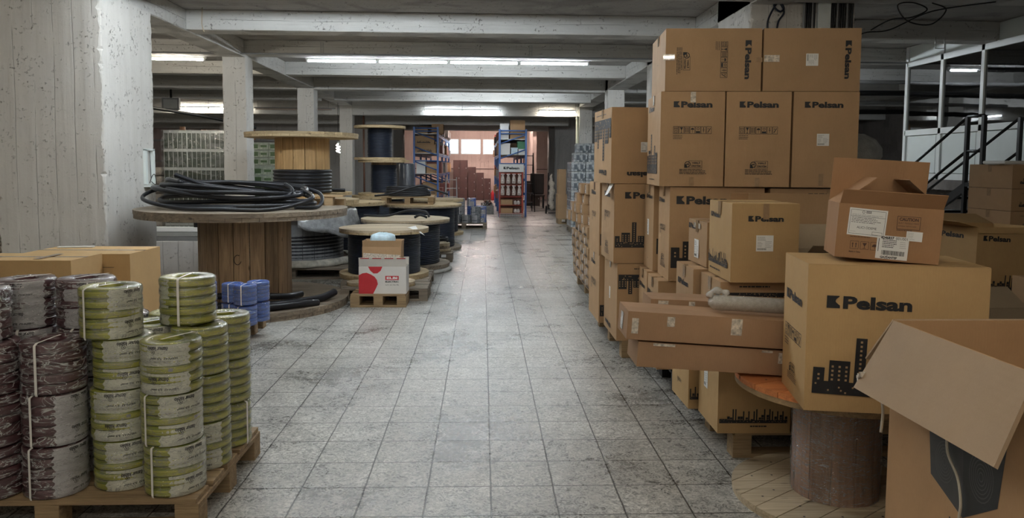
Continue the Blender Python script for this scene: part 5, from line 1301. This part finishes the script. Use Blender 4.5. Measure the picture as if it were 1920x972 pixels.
# step ladder near left rack
def ladder(loc, h, w_, label, mat, rz=0):
    e = empty('step_ladder', loc, rz, label, 'ladder')
    for sx in (0, w_): m = MB(); m.tube([(sx-.05 if sx == 0 else sx+.05, 0, 0), (sx, .25, h)], .018, mat, 6); m.build('rail', e); m = MB(); m.tube([(sx, .65, 0), (sx, .28, h)], .015, mat, 6); m.build('back_rail', e)
    n = int(h/.28)
    for q in range(1, n+1): f = q/(n+.3); m = MB(); m.box((.0, .25*f-.03, h*f-.01), (w_, .25*f+.05, h*f+.01), mat); m.build('step', e)
    return e
ladder((-1.16, 23.3, 0), 1.15, .32, 'light metal step ladder at the corner of the left blue rack', GREYM)
ladder((1.36, 24.5, 0), 1.95, .30, 'tall black ladder behind the right blue rack', STEELK)
# furniture in the back opening: table, black cabinet, crumpled wrapped item, barrow
cabinet((1.62, 28.2, 0), .55, .5, .95, 'dark cabinet deep in the right part of the opening', 1, plain('black_brown', (.05, .035, .03), .5))
e = empty('office_chair', (1.72, 26.6, 0), 0, 'dark chair with a tall back in the opening on the right', 'chair')
m = MB(); m.box((0, 0, .42), (.5, .5, .50), MATS['black_brown']); m.build('seat', e, bevel=.03); m = MB(); m.box((0, .44, .5), (.5, .52, 1.25), MATS['black_brown']); m.build('backrest', e, bevel=.03)
for x in (.02, .44):
    for y in (.02, .44): m = MB(); m.box((x, y, 0), (x+.04, y+.04, .42), STEELK); m.build('leg', e)
e = empty('hand_truck', (2.05, 23.6, 0), 0, 'barrow with black wheels carrying a crumpled silvery wrapped roll, by the far grey wall', 'hand truck')
for x in (.0, .42): m = MB(); m.tube([(x+(.03 if x else -.03)-.02, .1, .13), (x+(.03 if x else -.03)+.02, .1, .13)], .13, STEELK, 18); m.build('wheel', e)
m = MB(); m.tube([(.0, .1, .13), (.42, .1, .13)], .015, GREYM, 6); m.tube([(.05, .1, .13), (.05, .35, 1.3)], .015, STEELK, 6); m.tube([(.37, .1, .13), (.37, .35, 1.3)], .015, STEELK, 6); m.box((.02, -.12, .03), (.40, .12, .05), STEELK); m.build('frame', e)
m = MB(); rn = random.Random(12); m.tube([(2.17+rn.uniform(-.03, .03), 23.42+.012*i, .14+i*.075) for i in range(16)], [.02, .10]+[.10+rn.uniform(-.035, .03) for _ in range(10)]+[.07, .05, .04, .02], SHTAPE, 12)
tag(m.build('wrapped_roll'), 'crumpled silvery wrapped roll standing on the barrow by the far grey wall', 'roll')
m = MB(); m.box((0, 0, 0), (.6, .03, .45), plain('poster', (.5, .36, .31), .5)); m.box((-.03, -.01, -.03), (.63, 0, 0), MAROON); m.box((-.03, -.01, .45), (.63, 0, .48), MAROON); m.box((.6, -.01, 0), (.63, 0, .45), MAROON); m.box((-.03, -.01, 0), (0, 0, .45), MAROON)
tag(m.build('notice_board', loc=(1.15, 33.94, 1.95)), 'framed notice board on the far pink wall right of the windows', 'notice board')

# ================================================================ RIGHT: cable duct, office, stairs, cartons
for i in range(15):
    x = 3.34+i*.022 if i < 6 else 3.64+(i-6)*.026; mt = STEELK if i % 4 else PIPE
    cable('riser_cable', [(x, 7.775-.012*(i % 2), 1.2), (x+.006, 7.76, 2.2), (x-.006*(i % 2), 7.765, 2.9), (x+.004, 7.765, 3.49)], .012, 'black vertical cable on the front of the right-hand pier', mt, 5, group='riser cables on the right pier')
m = MB(); m.box((0, 0, 0), (.13, .05, 2.0), PANEL); tag(m.build('cable_duct', loc=(3.485, 7.749, 1.5)), 'pale vertical cable duct on the front of the right-hand pier', 'cable duct')
for i, pp in enumerate(([(2.98, 7.77, 2.86), (2.96, 7.74, 3.05), (3.02, 7.73, 3.2), (3.10, 7.74, 3.32), (3.05, 7.76, 3.45)], [(3.05, 7.77, 2.86), (3.07, 7.73, 3.05), (3.13, 7.74, 3.16), (3.08, 7.75, 3.3), (3.2, 7.76, 3.46)], [(3.0, 7.76, 3.36), (3.15, 7.72, 3.30), (3.3, 7.72, 3.26), (3.45, 7.74, 3.3), (3.6, 7.72, 3.42)], [(3.02, 7.74, 3.42), (3.2, 7.71, 3.36), (3.35, 7.72, 3.34), (3.5, 7.74, 3.45)], [(3.05, 7.72, 3.3), (3.12, 7.69, 3.2), (3.08, 7.70, 3.16), (3.02, 7.72, 3.22), (3.06, 7.73, 3.32)])):
    cable('tangled_wire', [(x, 7.775+(y-7.74)*.3, z) for x, y, z in pp], .010, 'black wire in the tangle at the top of the right-hand pier', CABLEN, 8, group='tangled wires on the right pier', seg=7)
for i, pp in enumerate(([(4.02, 7.7, 3.0), (4.2, 7.65, 3.1), (4.4, 7.6, 3.12), (4.55, 7.6, 3.2), (4.4, 7.6, 3.32), (4.25, 7.62, 3.24), (4.35, 7.6, 3.08), (4.6, 7.6, 3.05), (4.75, 7.6, 3.2), (4.6, 7.6, 3.35)], [(3.7, 7.75, 2.85), (3.95, 7.7, 2.97), (4.2, 7.66, 3.0), (4.6, 7.6, 3.18), (5.2, 7.5, 3.35)])):
    cable('tangled_wire', [(x, y, min(3.235, z-.03)) for x, y, z in pp], .007, ('grey wire looped right of the pier under the ceiling', 'grey wire rising to the right from the pier')[i], STEELK, 8, seg=7)
# office wall: white frame with panels and glass, plane x = 6.85, running along y
XO, Z1o, Z2o, Z3o = 6.85, 1.37, 2.15, 3.16
e = struct(empty('wall_office', (XO, 6.0, 0)))
def ob(name, y0, y1, z0, z1, mat, t=.05, x=0, parent=e):
    m = MB(); m.box((x, y0-6.0, z0), (x+t, y1-6.0, z1), mat); return m.build(name, parent, bevel=.004)
mull = [6.0, 7.35, 8.20, 9.02, 9.18, 10.08, 11.0, 11.93]
for y in mull: ob('post', y-.035, y+.035, Z1o, 3.49, PVC, .06)
for z, h in ((Z1o, .09), (Z2o-.09, .09), (Z3o, .09)): ob('rail', 6.0, 11.93, z, z+h, PVC, .055)
for a, b_ in zip(mull[:-1], mull[1:]):
    ob('lower_panel', a+.06, b_-.06, Z1o+.1, Z2o-.1, PANEL, .02, .02); ob('upper_panel', a+.04, b_-.04, Z3o+.09, 3.49, PANEL, .02, .02)
    ob('glass_pane', a+.03, b_-.03, Z2o, Z3o, GLASS, .006, .025)
    m = MB()
    for y_ in (a+.06, b_-.07): m.box((-.002, y_-6.0, Z1o+.1), (.0, y_-6.0+.008, Z2o-.1), PIPE)
    m.build('gasket', e)
sbox('wall_office_end', (XO+.08, 11.9, Z1o), (XR, 11.97, 3.49), PANEL)
sbox('floor_office', (XO, 6.0, 1.22), (XR, 11.97, 1.37), WALLD)
sbox('wall_office_plinth', (XO+.35, 6.0, 0), (XO+.5, 11.9, 1.22), WALLD)
for i, (y, z) in enumerate(((8.75, 2.17), (9.6, 2.17))):
    m = MB(); m.box((0, 0, 0), (.5, .45, .09), STEELK); tag(m.build('dark_cushion', loc=(XO+.12, y, 1.37+.8), bevel=.03), ('dark chair back' if i else 'dark seat back')+' seen through the office glass, %s one' % ('nearer' if i == 0 else 'farther'), 'chair')
# desk in office to carry them
e2 = empty('desk', (XO+.1, 8.5, 1.37), 0, 'desk inside the office behind the panels', 'desk'); m = MB(); m.box((0, 0, .76), (.7, 1.9, .795), PANEL); m.build('desk_top', e2)
for y in (.05, 1.8): m = MB(); m.box((.05, y, 0), (.65, y+.04, .76), PANEL); m.build('leg', e2)
# steel stairs
s_ = empty('steel_stairs', (0, 0, 0), 0, 'black steel stairs with tube railings rising towards the office', 'stairs')
XA, XB_, YT, ZT = 5.90, 6.56, 8.9, 1.37; SL = .52
def zat(y): return ZT-(y-YT)*SL
for x in (XA, XB_):
    m = MB(); T = [(x-.02, YT, ZT-.11), (x+.02, YT, ZT-.11)]; ye = YT+ZT/SL
    m.add([(x-.02, YT, ZT-.12), (x+.02, YT, ZT-.12), (x+.02, YT, ZT), (x-.02, YT, ZT), (x-.02, ye-.22, 0), (x+.02, ye-.22, 0), (x+.02, ye, 0), (x-.02, ye, 0)], [(0, 1, 2, 3), (4, 7, 6, 5), (0, 4, 5, 1), (1, 5, 6, 2), (2, 6, 7, 3), (3, 7, 4, 0)], STEELK); m.build('stringer', s_)
for q in range(1, 7): y = YT+q*.377; m = MB(); m.box((XA+.02, y-.10, zat(y)-.02), (XB_-.02, y+.14, zat(y)+.01), STEELK); m.build('tread', s_)
m = MB(); m.box((XA-.02, 7.9, ZT-.05), (XB_+.26, YT, ZT), STEELK); m.build('landing', s_)
for x in (XA, XB_):
    ys_ = (YT,) if x == XB_ else (YT, YT-.30)
    for y in ys_: m = MB(); m.box((x-.022, y-.022, 0), (x+.022, y+.022, ZT+.80), STEELK); m.build('post', s_)
    for hh in (.80, .38): m = MB(); m.tube([(x, YT, ZT+hh), (x, YT+2.3, zat(YT+2.3)+hh)], .018, STEELK, 8); m.build('handrail', s_)
    m = MB(); m.box((x-.02, YT+2.28, 0), (x+.02, YT+2.32, zat(YT+2.3)+.80), STEELK); m.build('post', s_)
for z in (.80, .38): m = MB(); m.tube([(XA, YT, ZT+z), (XA, YT-.30, ZT+z)], .018, STEELK, 8); m.build('handrail', s_)
# white sack and dark cartons behind the carton wall
pallet((4.0, 8.95, 0), 0, 'pallet under the dark cartons and white sack right of the carton wall', 1.2, .9, WOODG)
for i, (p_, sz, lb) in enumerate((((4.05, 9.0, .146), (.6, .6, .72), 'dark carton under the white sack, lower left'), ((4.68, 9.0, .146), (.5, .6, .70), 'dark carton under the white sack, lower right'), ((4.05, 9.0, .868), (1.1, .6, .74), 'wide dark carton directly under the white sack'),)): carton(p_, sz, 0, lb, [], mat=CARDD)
m = MB(); rn = random.Random(6); m.lathe([(0, 0), (.30, .0), (.36, .07), (.35, .17), (.27, .28), (.12, .35), (0, .36)], SACK, 26); o = m.build('white_sack', loc=(4.68, 9.28, 1.61)); o.scale = (1.0, .75, 1.0)
for v in o.data.vertices: v.co += Vector((rn.uniform(-.012, .012), rn.uniform(-.012, .012), rn.uniform(-.012, .012)*(v.co.z > .02)))
tag(o, 'dirty white stuffed sack on the dark cartons left of the office', 'sack')
pallet((4.2, 12.9, 0), 0, 'pallet under the far dark cartons left of the office corner', 2.0, .9, WOODG)
for i, (x, z, a, c_) in enumerate(((4.2, .146, .7, .8), (4.95, .146, .7, .85), (5.7, .146, .5, .8), (4.25, .948, .65, .75), (5.0, .998, .8, .75), (5.15, 1.75, .6, .4), (4.3, 1.70, .5, .3))):
    carton((x, 12.95, z), (a, .7, c_), 0, 'dark brown carton in the far pile left of the office corner', [], mat=CARDD, group='dark cartons left of the office corner')
for i in range(4): pipe('ceiling_pipe', [(3.3, 13.2+i*.7, 3.05-.13*i), (11.5, 13.0+i*.7, 3.08-.12*i)], .05 if i % 2 else .035, STEELK if i % 2 else PIPE, 'dark pipe crossing the right bay beyond the office, %s from the top' % ('first', 'second', 'third', 'fourth')[i])
m = MB(); m.tube(spline([(-.06, 0, 0), (-.06, 0, -.13), (-.05, 0, -.15), (.05, 0, -.15), (.06, 0, -.13), (.06, 0, 0)], 4), .006, GREYM, 6); o1 = m.build('wire_hanger', loc=(6.05, 9.78, 3.28)); tag(o1, 'square wire hanger under the beam in front of the office', 'hanger')
o2 = o1.copy(); col.objects.link(o2); o2.location = (5.25, 12.05, 3.27); o2['label'] = 'square wire hanger under the farther beam, at the end of the dark batten'
# right background cartons
carton((3.15, 5.2, .0), (1.6, .9, .60), 0, 'big plain carton low at the right behind the tall open carton', [], mat=CARD)
carton((3.62, 5.30, .612), (.60, .43, .50), R(12), 'dark open carton with logo on two faces at the right edge, behind the yellowish carton', [('logo', 'front', .30, .83, .25, -2), ('dsky', 'front', .02, .08, .56, -3, 12), ('logo', 'left', .42, .86, .26, 0)], mat=CARDY, ry=R(1.2), open_={'front': (172, .045), 'left': 78, 'back': 70, 'right': 110}, flap_len=.19)
carton((2.75, 4.1, .0), (.9, .6, .62), R(3), 'open carton with spread flaps at the right edge below the dark logo carton', [], mat=CARDG, open_={'front': 80, 'left': 95, 'back': 60, 'right': 80}, flap_len=.22)
carton((3.70, 4.60, .0), (.9, .42, .80), 0, 'plain carton at the right edge between the open cartons', [], mat=CARD)
pallet((4.75, 6.5, 0), 0, 'pallet under the small printed cartons at the right edge', 1.0, .8, WOODG)
for i, (z, h) in enumerate(((.146, .40), (.55, .40), (.954, .20), (1.158, .20), (1.362, .22))):
    carton((4.78, 6.55, z), (.7, .6, h), 0, ('lowest', 'second', 'third', 'fourth', 'topmost')[i]+' small printed carton in the pile at the right edge before the stairs', [('dsky', 'front', .1, .2, .25, 0, i), ('dash', 'front', .2, .8, .1)], mat=CARD if i > 1 else CARDD)
m = MB(); m.box((0, 0, 0), (.75, .3, .03), WHITE); tag(m.build('white_tray', loc=(4.72, 6.58, 1.585), bevel=.01), 'white tray lying on the pile of small printed cartons at the right edge', 'tray')
e = empty('black_tyre_pile', (3.3, 7.0, 0), 0, 'dark pile of goods in the shade under the stairs side', 'goods')
for q in range(4): m = MB(); m.lathe([(.18, 0), (.3, .01), (.33, .08), (.3, .15), (.18, .16)], STEELK, 24, closed=True); m.build('tyre', e, loc=(0, 0, q*.162))
m = MB(); m.box((0, 0, 0), (1.5, .3, .035), STEELK); tag(m.build('dark_batten', loc=(4.0, 12.0, 3.16)), 'dark unlit batten below the beam right of the carton wall', 'batten')
